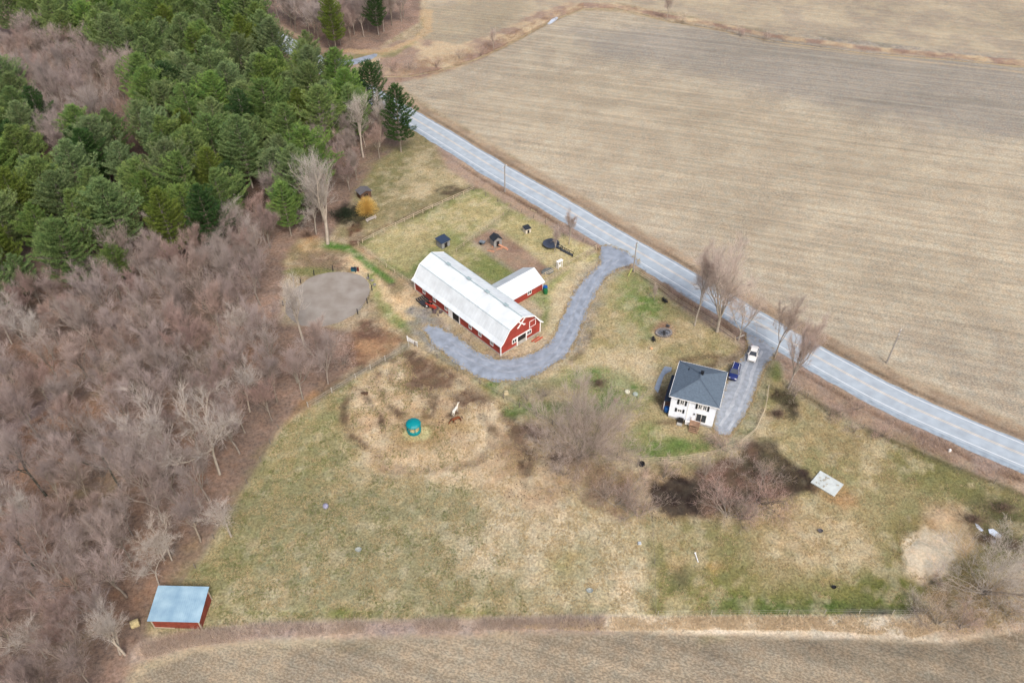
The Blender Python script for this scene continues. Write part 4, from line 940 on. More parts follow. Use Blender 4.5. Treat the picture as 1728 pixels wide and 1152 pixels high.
q = at(814, 412); t = empty('water_trough', (q.x, q.y, 0), rad(-25), 'small grey metal cart left of the chicken coop', 'cart')
b_ = MB(); b_.box((0, 0, .6), (1.2, .8, .4), top=(1.15, 1.2)); b_.build('tray', mat('galvanised', (140, 150, 160), metal=.2), t); b_ = MB()
for s in (-1, 1): b_.tube([(-.2, s * .45 - .05, .3), (-.2, s * .45 + .05, .3)], .3, 12)
b_.build('wheel', blackm, t); b_ = MB(); b_.bar((.6, -.3, .6), (1.5, -.3, .75), .05); b_.bar((.6, .3, .6), (1.5, .3, .75), .05); b_.build('handle', blackm, t); t.name = 'hand_cart'
q = at(930, 415); t = empty('trampoline', (q.x, q.y, 0), 0, 'round dark grey covered trampoline beside the black panels', 'trampoline')
b_ = MB(); b_.lathe((0, 0, .75), [(2.0, 0), (2.05, .04), (2.0, .08)], 20); b_.build('mat', mat('trampoline_mat', (74, 82, 98), rough=.7, var=.08), t)
b_ = MB()
for k in range(6): a = k * PI / 3; b_.tube([(1.95 * math.cos(a), 1.95 * math.sin(a), 0), (1.95 * math.cos(a), 1.95 * math.sin(a), .78)], .04, 6)
b_.build('leg_frame', blackm, t)
for i, (px, py) in enumerate([(937, 416), (944, 421), (950, 425), (956, 428), (962, 431)]):
    q = at(px, py); t = empty('black_panel', (q.x, q.y, 0), rad(-36 - i * 2), ['black framed panel standing against the trampoline', 'black framed panel second from the trampoline', 'black framed panel midway along the row in the grass', 'black framed panel fourth from the trampoline', 'black framed panel at the far right end of the row'][i], 'panel', 'black panels leaning in the grass')
    b_ = MB(); b_.bar((-.8, 0, .06), (.8, 0, .06), .1); b_.bar((-.8, .15, 1.2), (.8, .15, 1.2), .1); b_.bar((-.8, 0, .0), (-.8, .15, 1.25), .1); b_.bar((.8, 0, 0), (.8, .15, 1.25), .1); b_.build('frame', blackm, t)
    b_ = MB(); b_.bar((0, .01, .1), (0, .08, .75), 1.45, .03); b_.build('sheet', mat('dark_mesh', (92, 100, 110), var=.15), t)
q = at(944, 452); t = empty('garden_arch', (q.x, q.y, 0), rad(40), 'small white garden arch gate beside the drive', 'arch')
b_ = MB()
for x in (-.6, .6):
    for y in (-.25, .25): b_.box((x, y, 1.0), (.12, .12, 2.0))
b_.build('post', white, t); b_ = MB(); b_.box((0, 0, 2.04), (1.6, .75, .1)); b_.build('lintel', white, t); b_ = MB(); b_.box((0, 0, .55), (1.0, .06, .9)); b_.build('gate', white, t)
q = at(924, 458); b_ = MB(); b_.lathe((0, 0, 0), [(1.1, 0), (1.0, .3), (.7, .5), (.1, .55)], 12, sx=1.5); o = b_.build('compost_heap', mat('grey_compost', (120, 124, 122), var=.2, bump=.6)); o.location = q; o.rotation_euler.z = .5; tag(o, 'low grey compost heap behind the white garden arch', 'heap')
# guy guard, poles
def pole(base, top, label, lamp=False, m_=pwood):
    q = at(*base); h = height_of(base, top); t = empty('utility_pole', (q.x, q.y, -.3), rad(55), label, 'utility pole')
    b_ = MB(); b_.tube([(0, 0, 0), (0, 0, h + .3)], [.17, .12], 8); b_.build('pole', mat('pole_wood', (178, 172, 164), var=.08), t)
    b_ = MB(); b_.bar((-.9, 0, h - .2), (.9, 0, h - .2), .1); b_.build('crossarm', mat('pole_wood', (178, 172, 164)), t)
    b_ = MB()
    for x in (-.8, 0, .8): b_.tube([(x, 0, h - .14), (x, 0, h + .12)], .06, 6)
    b_.build('insulator', white, t)
    if lamp: b_ = MB(); b_.tube([(.35, 0, h - 1.5), (.35, 0, h - .5)], .26, 10); b_.build('transformer', mat('pale_grey_metal', (206, 222, 226), rough=.4), t)
pole((1068.5, 457), (1073.8, 409), 'utility pole with pale transformer at the mouth of the barn drive', True)
pole((1496, 612), (1517, 558), 'bare utility pole in the field verge right of the road bend')
pole((852, 322), (853.5, 279), 'utility pole on the roadside above the garden paddocks')
pole((641, 128), (638.5, 100), 'distant utility pole by the field entrance')
q = at(1060, 466); b_ = MB(); b_.bar((0, 0, 0), (.75, .35, 1.9), .22, .12); o = b_.build('guy_guard', mat('yellow_guard', (226, 236, 140), rough=.5, var=.04)); o.location = q; tag(o, 'pale yellow guy wire guard leaning beside the utility pole', 'marker')
# lawn objects
q = at(1120, 562); t = empty('fire_pit', (q.x, q.y, 0), .2, 'round stone fire pit full of grey ash on the lawn', 'fire pit')
b_ = MB(); rr = random.Random(2)
for k in range(22): a = k * 2 * PI / 22; b_.box((1.6 * math.cos(a), 1.25 * math.sin(a), .16), (.4, .32, .34), rz=a + rr.uniform(-.2, .2))
b_.build('stone_ring', mat('field_stone', (150, 144, 140), var=.2), t); b_ = MB(); b_.lathe((0, 0, 0), [(1.5, 0), (1.3, .12), (.5, .2)], 16, sy=.8); b_.build('ash', mat('ash', (112, 116, 124), var=.2), t)
b_ = MB()
for k in range(6): a = rr.uniform(0, 3); b_.bar((-.8 * math.cos(a), -.6 * math.sin(a) - .2, .25), (.8 * math.cos(a), .6 * math.sin(a) - .2, .35), .12)
b_.build('log', mat('charred', (52, 52, 54)), t)
def chair(px, rz, label, m_):
    q = at(*px); t = empty('garden_chair', (q.x, q.y, 0), rz, label, 'chair')
    b_ = MB(); b_.box((0, 0, .42), (.6, .6, .08)); b_.build('seat', m_, t); b_ = MB(); b_.bar((0, .3, .42), (0, .5, 1.05), .6, .06); b_.build('backrest', m_, t)
    for x in (-.26, .26):
        for y in (-.26, .26):
            l_ = MB(); l_.box((x, y, .2), (.07, .07, .4)); l_.build('leg', m_, t)
    for x in (-.32, .32):
        l_ = MB(); l_.box((x, 0, .65), (.1, .6, .05)); l_.build('armrest', m_, t)
chair((1103, 576), .4, 'black garden chair left of the fire pit', blackm); chair((1127, 552), 2.6, 'grey garden chair behind the fire pit', mat('grey_plastic', (110, 112, 118)))
chair((1121, 509), 1.0, 'black garden chair alone by the lawn edge near the road', blackm); chair((1124, 511), 1.4, 'second black chair, right of the lone one by the lawn edge', blackm)
q = at(1099, 588); b_ = MB(); b_.lathe((0, 0, 0), [(.35, 0), (.33, .2), (.1, .3)], 10); o = b_.build('stump', mat('cut_wood', (232, 186, 140), var=.1)); o.location = q; tag(o, 'pale cut tree stump on the lawn below the fire pit', 'stump')
for px, m_, lb in (((1058.5, 661.5), mat('cream_lid', (240, 240, 212)), 'cream round well cover on the lawn'), ((1072, 665.5), mat('grey_lid', (176, 190, 180)), 'grey green round well cover right of the cream one')):
    q = at(*px); b_ = MB(); b_.lathe((0, 0, 0), [(.5, 0), (.52, .22), (.46, .3), (.1, .34)], 16); o = b_.build('well_cover', m_); o.location = q; tag(o, lb, 'well cover')
chair((1039, 678), 2.2, 'rusty brown garden chair by the big bare bush', mat('rusty', (160, 120, 96)))
q = at(989, 648); b_ = MB(); b_.box((0, 0, .3), (.8, .5, .6), top=(.7, .7)); b_.lathe((.1, 0, .6), [(.15, 0), (.1, .3)], 8); o = b_.build('garden_ornament', mat('pale_stone', (214, 196, 172))); o.location = q; tag(o, 'pale stone garden ornament on the green lawn above the bare bush', 'ornament')
q = at(881, 665); b_ = MB(); b_.box((0, 0, .3), (1.0, .7, .6), top=(.6, .7)); b_.box((.1, 0, .65), (.5, .4, .15)); o = b_.build('boulder', mat('cream_stone', (222, 206, 168))); o.location = at(854, 664); tag(o, 'cream boulder beside the pasture fence corner', 'boulder')
q = at(1083, 784); b_ = MB(); b_.lathe((0, 0, 0), [(.5, 0), (.55, .35), (.5, .5), (.42, .5), (.4, .2)], 14); o = b_.build('rubber_tub', blackm); o.location = q; tag(o, 'black rubber tub at the corner where the pasture fences meet', 'tub')
# pad, bits in the pastures
q = at(1395.5, 816); t = empty('concrete_pad', (q.x, q.y, 0), rad(-43.5), 'white rectangular concrete pad in the muddy east pasture', 'pad')
b_ = MB(); b_.box((0, 0, .09), (4.4, 3.5, .18)); b_.build('slab', mat('stained_concrete', (214, 222, 220), var=.07, scale=1.2), t); b_ = MB()
rr = random.Random(4)
for k in range(14): b_.box((rr.uniform(-1.8, 1.8), rr.uniform(-1.3, 1.3), .2), (rr.uniform(.15, .5), rr.uniform(.1, .3), .05), rz=rr.uniform(0, 3))
b_.build('debris', mat('tan_debris', (186, 180, 164), var=.15), t)
q = at(550, 856); b_ = MB(); b_.lathe((0, 0, 0), [(.2, 0), (.42, .12), (.5, .4), (.42, .7), (.2, .82)], 14); o = b_.build('ball', mat('lavender_ball', (166, 166, 190)), smooth=True); o.location = q; tag(o, 'grey blue horse ball lying in the left pasture', 'ball')
q = at(1079, 917); b_ = MB(); b_.box((0, 0, .2), (.6, .4, .4), top=(.8, .8)); b_.box((0, 0, .42), (.2, .2, .06)); o = b_.build('salt_block', mat('pale_salt', (206, 216, 224))); o.location = q; tag(o, 'pale salt block near the dividing fence in the pasture', 'salt block')
q = at(1175.5, 941); b_ = MB(); b_.tube([(0, -.8, .1), (0, .8, .12)], .09, 8); b_.box((0, .85, .12), (.3, .1, .2)); o = b_.build('plastic_pipe', white); o.location = q; o.rotation_euler.z = .12; tag(o, 'white plastic pipe lying in the east pasture grass', 'pipe')
for px, lb, m_, s in (((1384, 896), 'dark grey feed pan in the tan grass of the east pasture', mat('dark_pan', (104, 100, 104)), .33), ((1407, 991), 'black feed pan in the green grass near the reeds', blackm, .28), ((605, 928), 'pale feed pan lying in the left pasture', mat('pale_pan', (176, 182, 176)), .4), ((995, 997), 'pale grey feed pan in the tan grass near the hedge strip', mat('pale_pan', (176, 182, 176)), .4)):
    q = at(*px); b_ = MB(); b_.lathe((0, 0, 0), [(s * .8, 0), (s, .25), (s * 1.05, .27), (s * .85, .22), (s * .75, .06)], 14, sx=1.3); o = b_.build('feed_pan', m_); o.location = q; tag(o, lb, 'feed pan')
q = at(616, 664); b_ = MB(); rr = random.Random(6)
for k in range(10): b_.lathe((rr.uniform(-.6, .6), rr.uniform(-.4, .4), 0), [(.25, 0), (.2, .15), (.05, .24)], 7)
o = b_.build('manure_pile', mat('dark_manure', (92, 70, 54), var=.2)); o.location = q; tag(o, 'small dark manure pile on the sandy ring', 'manure')
q = at(597.5, 457); t = empty('tack_box', (q.x, q.y, 0), 0, 'teal lidded box standing at the top of the riding arena', 'box')
b_ = MB(); b_.box((0, 0, .4), (1.2, .7, .7)); b_.build('box', mat('teal_box', (40, 110, 128), var=.08), t, bevel=.03); b_ = MB(); b_.box((0, 0, .79), (1.3, .8, .09)); b_.build('lid', mat('navy_lid', (36, 70, 90)), t); b_ = MB(); b_.box((.95, 0, .45), (.35, .5, .9)); b_.build('side_bin', mat('dark_red', (120, 50, 44)), t)
for i, (px, py) in enumerate([(628, 474), (632, 481), (621, 470)]):
    q = at(px, py); b_ = MB(); b_.lathe((0, 0, 0), [(.3, 0), (.4, .15), (.25, .4), (.08, .45)], 7, sx=1.2); o = b_.build('stone', mat('field_stone', (150, 144, 140))); o.location = q; o.rotation_euler.z = i; tag(o, ['pale stone midway in the row right of the arena', 'lowest pale stone in the row right of the arena', 'topmost pale stone beside the teal box'][i], 'stone', 'stones beside the arena')
q = at(627, 372); t = empty('bench', (q.x, q.y, 0), rad(42), 'long weathered white bench below the yellow willow', 'bench')
b_ = MB(); b_.box((0, 0, .45), (3.0, .45, .08)); b_.build('seat', mat('weathered_white', (196, 188, 180)), t)
for x in (-1.2, 1.2): b_ = MB(); b_.box((x, 0, .2), (.1, .4, .41)); b_.build('leg', mat('weathered_white', (196, 188, 180)), t)
b_ = MB(); b_.box((0, .22, .75), (3.0, .06, .3)); b_.build('backrest', mat('weathered_white', (196, 188, 180)), t)
q = at(696, 580); t = empty('farm_gate', (q.x, q.y, 0), rad(-38), 'white metal farm gate between barn yard and pasture', 'gate')
b_ = MB()
for x in (-1.4, 1.4): b_.box((x, 0, .7), (.14, .14, 1.4))
b_.build('post', white, t); b_ = MB()
for k in range(5): b_.bar((-1.35, 0, .25 + .24 * k), (1.35, 0, .25 + .24 * k), .06)
b_.bar((-1.3, 0, .25), (1.3, 0, 1.2), .06); b_.build('rails', white, t)
q = at(1288, 566) ; q = at(1249, 569); b_ = MB(); b_.bar((-.9, -.4, .08), (.9, .4, .3), .2, .12); b_.bar((.2, .05, .3), (.6, .3, .45), .1); o = b_.build('log', mat('white_log', (216, 210, 200))); o.location = q; tag(o, 'pale log lying at the mouth of the house drive', 'log')
q = at(1602, 761); b_ = MB(); b_.box((0, 0, .25), (.45, .35, .5), top=(.8, .8)); b_.box((0, 0, .53), (.2, .2, .05)); o = b_.build('marker_block', white); o.location = q; tag(o, 'small white marker block in the grass verge below the road', 'marker')
q = at(1725, 955); t = empty('gate_post', (q.x, q.y, 0), 0, 'tall reddish post at the right edge beside the grey bush', 'post'); b_ = MB(); b_.tube([(0, 0, 0), (0, 0, 2.4)], [.12, .1], 8); b_.build('shaft', mat('red_post', (190, 130, 110)), t); b_ = MB(); b_.lathe((0, 0, 2.4), [(.14, 0), (.14, .06), (.02, .12)], 8); b_.build('cap', white, t)

# ---- fences
def fence(pts_px, label, pm, hh=1.2, gap=3.0, rails=(.55, 1.05), pr=.09, rr_=.025, name='fence', closed=False):
    w = smooth_line(W2(pts_px), gap) if len(pts_px) > 2 else None
    if w is None:
        a, b = W2(pts_px); L_ = math.hypot(b[0] - a[0], b[1] - a[1]); k = max(1, int(L_ / gap)); w = [(a[0] + (b[0] - a[0]) * i / k, a[1] + (b[1] - a[1]) * i / k) for i in range(k + 1)]
    t = empty(name, (w[0][0], w[0][1], 0), 0, label, 'fence'); ox, oy = w[0]; w = [(x - ox, y - oy) for x, y in w]; r_ = random.Random(len(w))
    me0 = None
    for x, y in w[:100]:
        if me0 is None:
            m_ = MB(); m_.tube([(0, 0, -.2), (0, 0, hh)], pr, 6); o = m_.build('post', pm, t); me0 = o
        else: o = me0.copy(); COL.objects.link(o); o.parent = t
        o.location = (x, y, r_.uniform(-.08, .05)); o.rotation_euler = (r_.uniform(-.05, .05), r_.uniform(-.05, .05), 0)
    m_ = MB()
    for z in rails: m_.tube([(x, y, z) for x, y in w], rr_, 4)
    m_.build('rails', pm, t)
pgrey = mat('grey_post', (150, 140, 128), var=.12); ppale = mat('pale_post', (206, 200, 188), var=.08); pblk = mat('black_post', (52, 52, 56), var=.1)
fence([(520, 686), (560, 662), (600, 638), (650, 608), (690, 584)], 'pale post fence between the pasture and the orange leaf corner', ppale, 1.3, 3.2)
fence([(470, 722), (440, 778), (390, 858), (330, 958), (272, 1024)], 'thin wire fence along the wood side of the pasture', pgrey, 1.2, 4.0, rr_=.012)
fence([(700, 584), (738, 604), (772, 626), (810, 648), (850, 672), (905, 702), (960, 730), (1010, 756), (1075, 788)], 'post and rail fence between the house lawn and the pasture', pgrey, 1.3, 3.4, rr_=.04)
fence([(1078, 785), (1096, 860), (1104, 950), (1106, 1034)], 'faint wire fence dividing the two pastures', pgrey, 1.1, 4.5, rr_=.01, pr=.04)
fence([(1080, 779), (1150, 776), (1200, 768), (1245, 752), (1275, 728), (1290, 694), (1296, 655)], 'pale fence curving below and right of the white house', mat('tan_post', (214, 198, 168), var=.08), 1.0, 3.0, rr_=.05)
fence([(612, 410), (668, 382), (730, 352), (800, 321)], 'pale fence along the dark track above the garden paddock', mat('tan_post', (192, 176, 148)), 1.1, 2.8, rr_=.05)
fence([(605, 414), (640, 442), (690, 478), (700, 490)], 'fence beside the grassy path left of the barn', mat('tan_post', (192, 176, 148)), 1.1, 2.8, rr_=.03)
fence([(800, 322), (862, 350), (940, 386), (1006, 418)], 'wire fence between the garden paddocks and roadside scrub', pgrey, 1.1, 3.2, rr_=.012)
fence([(1006, 420), (960, 446), (920, 466), (908, 474)], 'pale fence beside the drive running to the barn wing', mat('tan_post', (192, 176, 148)), 1.2, 2.6, rr_=.06)
fence([(770, 424), (800, 402), (862, 354)], 'low fence splitting the garden paddock above the barn', mat('tan_post', (192, 176, 148)), .9, 2.8, rr_=.03)
fence([(1070, 460), (1105, 482), (1140, 508), (1200, 545), (1240, 574)], 'low tan rail fence along the lawn beside the road', mat('tan_post', (192, 176, 148)), .8, 3.4, rr_=.05)
fence([(478, 516), (486, 496), (508, 478), (530, 464), (562, 457), (600, 459), (622, 470), (628, 490), (620, 512), (604, 530)], 'black post fence round the riding arena', pblk, 1.5, 2.9, rr_=.02, pr=.1)
fence([(1110, 1037), (1200, 1036), (1330, 1035), (1450, 1034), (1560, 1036)], 'wire fence on thin pale posts along the top of the reeds', ppale, 1.2, 4.2, rr_=.01, pr=.05)
fence([(1334, 652), (1362, 670), (1420, 704), (1500, 742), (1620, 792), (1728, 836), (1800, 866)], 'wire fence between the east pasture and the road verge', pgrey, 1.1, 4.2, rr_=.012, pr=.05)
# ------------------------------------------------------------------ vegetation
twigm = mat('twigs', (192, 176, 168), k=.75, rough=.9, var=.10, scale=.25, objvar=.16, transl=.35)
twigred = mat('reddish_twigs', (196, 172, 162), k=.75, rough=.9, var=.10, scale=.25, objvar=.14, transl=.35)
twigpale = mat('pale_twigs', (216, 206, 196), k=.8, rough=.9, var=.08, scale=.25, objvar=.10, transl=.35)
barkm = mat('bark', (164, 152, 138), rough=.95, var=.15, scale=1, objvar=.2)
barkpale = mat('pale_bark', (200, 188, 172), rough=.9, var=.10, scale=1, objvar=.08)
barkdark = mat('ivy_dark_bark', (92, 92, 80), rough=.95, var=.2, scale=1)
needle = mat('pine_needles', (86, 116, 66), rough=.8, var=.28, scale=.6, objvar=.2, k=.76, rgb2=(140, 160, 92), spec=.15, transl=.12)
ndark = mat('dark_needles', (58, 92, 54), rough=.8, var=.2, scale=.6, objvar=.1, rgb2=(92, 124, 66), spec=.15, transl=.3)
nyel = mat('yellow_green_needles', (104, 130, 56), rough=.8, var=.2, scale=.6, rgb2=(146, 160, 76), spec=.15, transl=.3)

def tubes_np(segs, n=3):
    """segs: list of (points list, radii list) -> V, F triangles"""
    V = []; F = []; b = 0
    for pts, rs in segs:
        P = np.array(pts); m = len(P)
        for i in range(m):
            d = P[min(i + 1, m - 1)] - P[max(i - 1, 0)]; d = d / (np.linalg.norm(d) + 1e-9)
            u = np.cross(d, (0, 0, 1) if abs(d[2]) < .9 else (1, 0, 0)); u /= np.linalg.norm(u) + 1e-9; w = np.cross(d, u)
            for k in range(n):
                a = 2 * PI * k / n; V.append(P[i] + (u * math.cos(a) + w * math.sin(a)) * rs[i])
        for i in range(m - 1):
            for k in range(n):
                a0 = b + i * n + k; a1 = b + i * n + (k + 1) % n; F.append((a0, a1, a1 + n)); F.append((a0, a1 + n, a0 + n))
        b += m * n
    return np.array(V), np.array(F)
def rot_about(d, ang, rng):
    d = d / np.linalg.norm(d); r = rng.normal(size=3); s = np.cross(d, r); s /= np.linalg.norm(s) + 1e-9
    return d * math.cos(ang) + s * math.sin(ang)
def bare_tree(seed, h=15.0, spread=4.5, fork=.3, limbs=5, up=.5, tw=1.0, multi=1, twn=9, flat=0, gnarl=.12, dome=0, tr=1.0):
    """returns (limb mesh arrays, twig mesh arrays)"""
    rng = np.random.default_rng(seed); limbsegs = []; fine = []; TP = []; TD = []; TL = []; TW = []
    def branch(p, d, L, r, level):
        k = 5 if level < 2 else 3; pts = [p]; cur = p.copy(); dd = d / np.linalg.norm(d)
        for i in range(k):
            dd = dd + rng.normal(size=3) * gnarl * (1 + level * .3) + np.array([0, 0, up * .16]); dd /= np.linalg.norm(dd); cur = cur + dd * L / k; pts.append(cur.copy())
        rs = list(np.linspace(r, r * (.32 if level < 3 else .3), k + 1)); (limbsegs if level < 3 else fine).append((pts, rs))
        P = np.array(pts)
        if level < 3:
            nc = [0, 8, 7][level] if level else 0
            for c in range(nc):
                t = .22 + .78 * (c + rng.random()) / nc; q = t * k; i = min(int(q), k - 1); pp = P[i] + (P[i + 1] - P[i]) * (q - i); dl = P[i + 1] - P[i]
                nd = rot_about(dl, rng.uniform(.45, .9) * (1 - .25 * t), rng); nd[2] = nd[2] * (1 - flat) + .25 * up
                branch(pp, nd, L * rng.uniform(.30, .52) * (1.15 - .5 * t), r * (.42 if level == 1 else .4) * (1.1 - .5 * t), level + 1)
        if level >= 2:
            m = int(twn * (1.5 if level == 3 else 1.2))
            t = rng.random(m) ** .8; q = np.clip(t * k, 0, k - 1e-3); i = q.astype(int); pp = P[i] + (P[i + 1] - P[i]) * (q - i)[:, None]
            dl = (P[i + 1] - P[i]); dl /= np.linalg.norm(dl, axis=1, keepdims=True) + 1e-9
            D = dl * 1.0 + rng.normal(size=(m, 3)) * .36 + np.array([0, 0, .6 * up]); TP.append(pp); TD.append(D); TL.append(rng.uniform(.8, 2.1, m) * (h / 15 if h > 10 else .62)); TW.append(np.full(m, .030 * tw))
    for s in range(dome):
        a = rng.uniform(0, 2 * PI); el = math.asin(rng.uniform(.25, 1.0)); nd = np.array([math.cos(a) * math.cos(el), math.sin(a) * math.cos(el), math.sin(el)])
        branch(np.array([rng.normal() * .25, rng.normal() * .25, -.1]), nd, (spread * math.cos(el) + h * .8 * math.sin(el)) * rng.uniform(.75, 1.02), .05, 1)
    for s in range(0 if dome else multi):
        lean = rng.normal(size=3) * (.05 if multi == 1 else .45); lean[2] = 1; base = np.array([rng.normal() * .15, rng.normal() * .15, -.2]) if multi > 1 else np.array([0, 0, -.2]); r0 = .014 * h * tr / (1 if multi == 1 else 1.5)
        L0 = h * fork; k = 4; pts = [base]; dd = lean / np.linalg.norm(lean)
        for i in range(k): dd = dd + rng.normal(size=3) * .04; dd[2] += .05; dd /= np.linalg.norm(dd); pts.append(pts[-1] + dd * L0 / k)
        limbsegs.append((pts, list(np.linspace(r0, r0 * .72, k + 1))))
        top = np.array(pts[-1]); n_l = limbs if multi == 1 else max(2, limbs // 2); a0 = rng.uniform(0, 6.28)
        for c in range(n_l):
            a = a0 + c * 2 * PI / n_l + rng.uniform(-.3, .3); e = rng.uniform(.6, 1.0) if c else .12
            hor = spread / (h * (1 - fork)) * e * 1.1; nd = np.array([math.cos(a) * hor, math.sin(a) * hor, 1.0]) + (lean if multi > 1 else 0) * .5
            L = h * (1 - fork) * rng.uniform(.8, 1.02) * math.sqrt(1 + hor * hor) * .86; st = top - dd * L0 * rng.uniform(0, .25)
            branch(st, nd, L, r0 * .52, 1)
    V1, F1 = tubes_np(limbsegs, 5 if h > 8 else 4); V2, F2 = tubes_np(fine, 3)
    TP_, TD_, TL_, TW_ = map(np.concatenate, (TP, TD, TL, TW))
    V3, F3 = blades(TP_, TD_, TL_, TW_, rng)
    # second order twigs
    mid = TP_ + TD_ / np.linalg.norm(TD_, axis=1, keepdims=True) * TL_[:, None] * rng.uniform(.2, .75, (len(TP_), 1))
    D4 = TD_ / np.linalg.norm(TD_, axis=1, keepdims=True) + rng.normal(size=TD_.shape) * .5
    V4, F4 = blades(mid, D4, TL_ * .55, TW_ * .8, rng)
    VV = np.vstack([V2, V3, V4]); FF = np.vstack([F2, F3 + len(V2), F4 + len(V2) + len(V3)])
    return (V1, F1), (VV, FF)
BARE = {}
def bare_proto(key, seed, tm, bm_, **kw):
    (V1, F1), (V2, F2) = bare_tree(seed, **kw)
    BARE[key] = (np_mesh('trunk', V1, F1, bm_, link=False), np_mesh('crown', V2, F2, tm, link=False))
def put_tree(key, loc, rz, sc, name, label, cat, group=None, sxy=None):
    t = empty(name, loc, rz, label, cat, group, sc)
    if sxy: t.scale = (sc * sxy, sc * sxy, sc)
    for me, nm in zip(BARE[key], ('trunk', 'crown')):
        o = bpy.data.objects.new(nm, me); COL.objects.link(o); o.parent = t
    return t
for i in range(6): bare_proto('m%d' % i, 100 + i, twigm, barkm, h=15, spread=3.6 + .3 * (i % 3), fork=.28 + .05 * (i % 3), limbs=4 + i % 3, up=.6, twn=[5, 6, 4, 7, 5, 6][i])
for i in range(3): bare_proto('r%d' % i, 200 + i, twigred, barkm, h=13, spread=3.2, fork=.28, limbs=5, up=.65, twn=7)
for i in range(2): bare_proto('p%d' % i, 300 + i, twigpale, barkpale, h=15, spread=3.6, fork=.34, limbs=4, up=.35, twn=5, gnarl=.2)
for i in range(2): bare_proto('b%d' % i, 400 + i, twigpale, barkpale, h=16, spread=1.7, fork=.42, limbs=5, up=.8, twn=3, tr=1.3)
bare_proto('k0', 500, twigm, barkdark, h=17, spread=4, fork=.55, limbs=4, up=.5, twn=7)
bushtw = mat('bush_twigs', (214, 196, 184), k=.85, rough=.9, var=.1, scale=.25, objvar=.1, transl=.45); bushred = mat('pink_bush_twigs', (216, 188, 176), k=.85, rough=.9, var=.1, scale=.25, objvar=.1, transl=.45)
for i in range(4): bare_proto('s%d' % i, 600 + i, [bushtw, bushred, bushtw, twigpale][i], barkm, h=5, spread=3.6, up=.3, twn=1, dome=10 + i, tw=.75, gnarl=.16)

# ---- pines
def pine(seed, h=18.0, R=4.4, m=needle):
    rng = np.random.default_rng(seed); segs = [([(0, 0, -.2), (rng.normal() * .1, rng.normal() * .1, h * .5), (0, 0, h * .97)], [.26, .17, .03])]; BP = []; BD = []; BL = []
    z = h * .22; lopx, lopy = rng.normal(size=2) * .25
    while z < h * .985:
        t = (z - h * .22) / (h * .78); rr_ = R * (min(1, (1 - t) * 1.75) ** .75) * rng.uniform(.72, 1.12) * (.75 + .25 * min(1, t * 4)); nb = rng.integers(4, 7); a0 = rng.uniform(0, 6.3)
        for b in range(nb):
            a = a0 + b * 2 * PI / nb + rng.uniform(-.25, .25); L = max(.35, rr_ * rng.uniform(.7, 1.12) * (1 + lopx * math.cos(a) + lopy * math.sin(a))); rise = .12 + .5 * t; pts = []
            for s in np.linspace(0, 1, 5): pts.append(np.array([math.cos(a) * L * s, math.sin(a) * L * s, z + L * (rise * s + .22 * s * s - .06 * math.sin(PI * s))]))
            segs.append((pts, list(np.linspace(.055, .012, 5)))); P = np.array(pts); n_c = max(3, int(L * 3.4))
            for c in range(n_c):
                s = .28 + .72 * (c + .5) / n_c; q = s * 4; i = min(int(q), 3); pp = P[i] + (P[i + 1] - P[i]) * (q - i); wdt = L * .32 * math.sin(PI * min(1, (1.12 - s) * 1.0)) + .12
                for side in (-1, 0, 1):
                    off = side * wdt * rng.uniform(.55, 1.05); cc = pp + np.array([-math.sin(a) * off, math.cos(a) * off, abs(off) * .12 + rng.uniform(-.05, .12)]) - np.array([math.cos(a), math.sin(a), 0]) * abs(off) * .25
                    k = 9; out = np.array([math.cos(a + side * .6), math.sin(a + side * .6), .75]); BP.append(cc + rng.normal(size=(k, 3)) * .10); BD.append(out + rng.normal(size=(k, 3)) * .62); BL.append(rng.uniform(.28, .58, k))
        z += rng.uniform(.8, 1.15) * (1.05 - .25 * t)
    k = 24; BP.append(np.array([0, 0, h * .95]) + rng.normal(size=(k, 3)) * .15); BD.append(np.array([0, 0, 1.]) + rng.normal(size=(k, 3)) * .5); BL.append(rng.uniform(.4, .7, k))
    V1, F1 = tubes_np(segs, 4); P_, D_, L_ = map(np.concatenate, (BP, BD, BL)); V2, F2 = blades(P_, D_, L_, .11, rng)
    return np_mesh('trunk', V1, F1, barkm, link=False), np_mesh('crown', V2, F2, m, link=False)
for i in range(7): BARE['pine%d' % i] = pine(700 + i, 17, 4.6 + .5 * (i % 4))
for i in range(2): BARE['yel%d' % i] = pine(720 + i, 17, 4.6, nyel)
for i in range(3): BARE['drk%d' % i] = pine(730 + i, 16, 4.6, ndark)

rnd = random.Random(12)
def top_at(px, py, h):   # base whose top, h metres up, is seen at this pixel
    return at(px, py, h)
taken = []
PREG = W2([(-60, 120), (0, 118), (60, 150), (85, 200), (140, 196), (172, 198), (215, 200), (240, 150), (245, 105), (215, 72), (160, 60), (110, 34), (50, 12), (20, 5), (-60, 10), (-200, -60), (420, -90), (450, 30), (475, 80), (520, 60), (560, 110), (585, 140), (590, 175), (560, 195), (530, 190), (515, 230), (525, 290), (500, 320), (450, 320), (440, 275), (400, 250), (390, 300), (370, 350), (330, 360), (300, 345), (285, 375), (240, 395), (200, 395), (178, 405), (150, 425), (100, 425), (55, 415), (10, 460), (-60, 470)], 13.0)
PHOLE = [W2([(50, 170), (100, 172), (118, 230), (100, 300), (45, 280)], 13.0)]
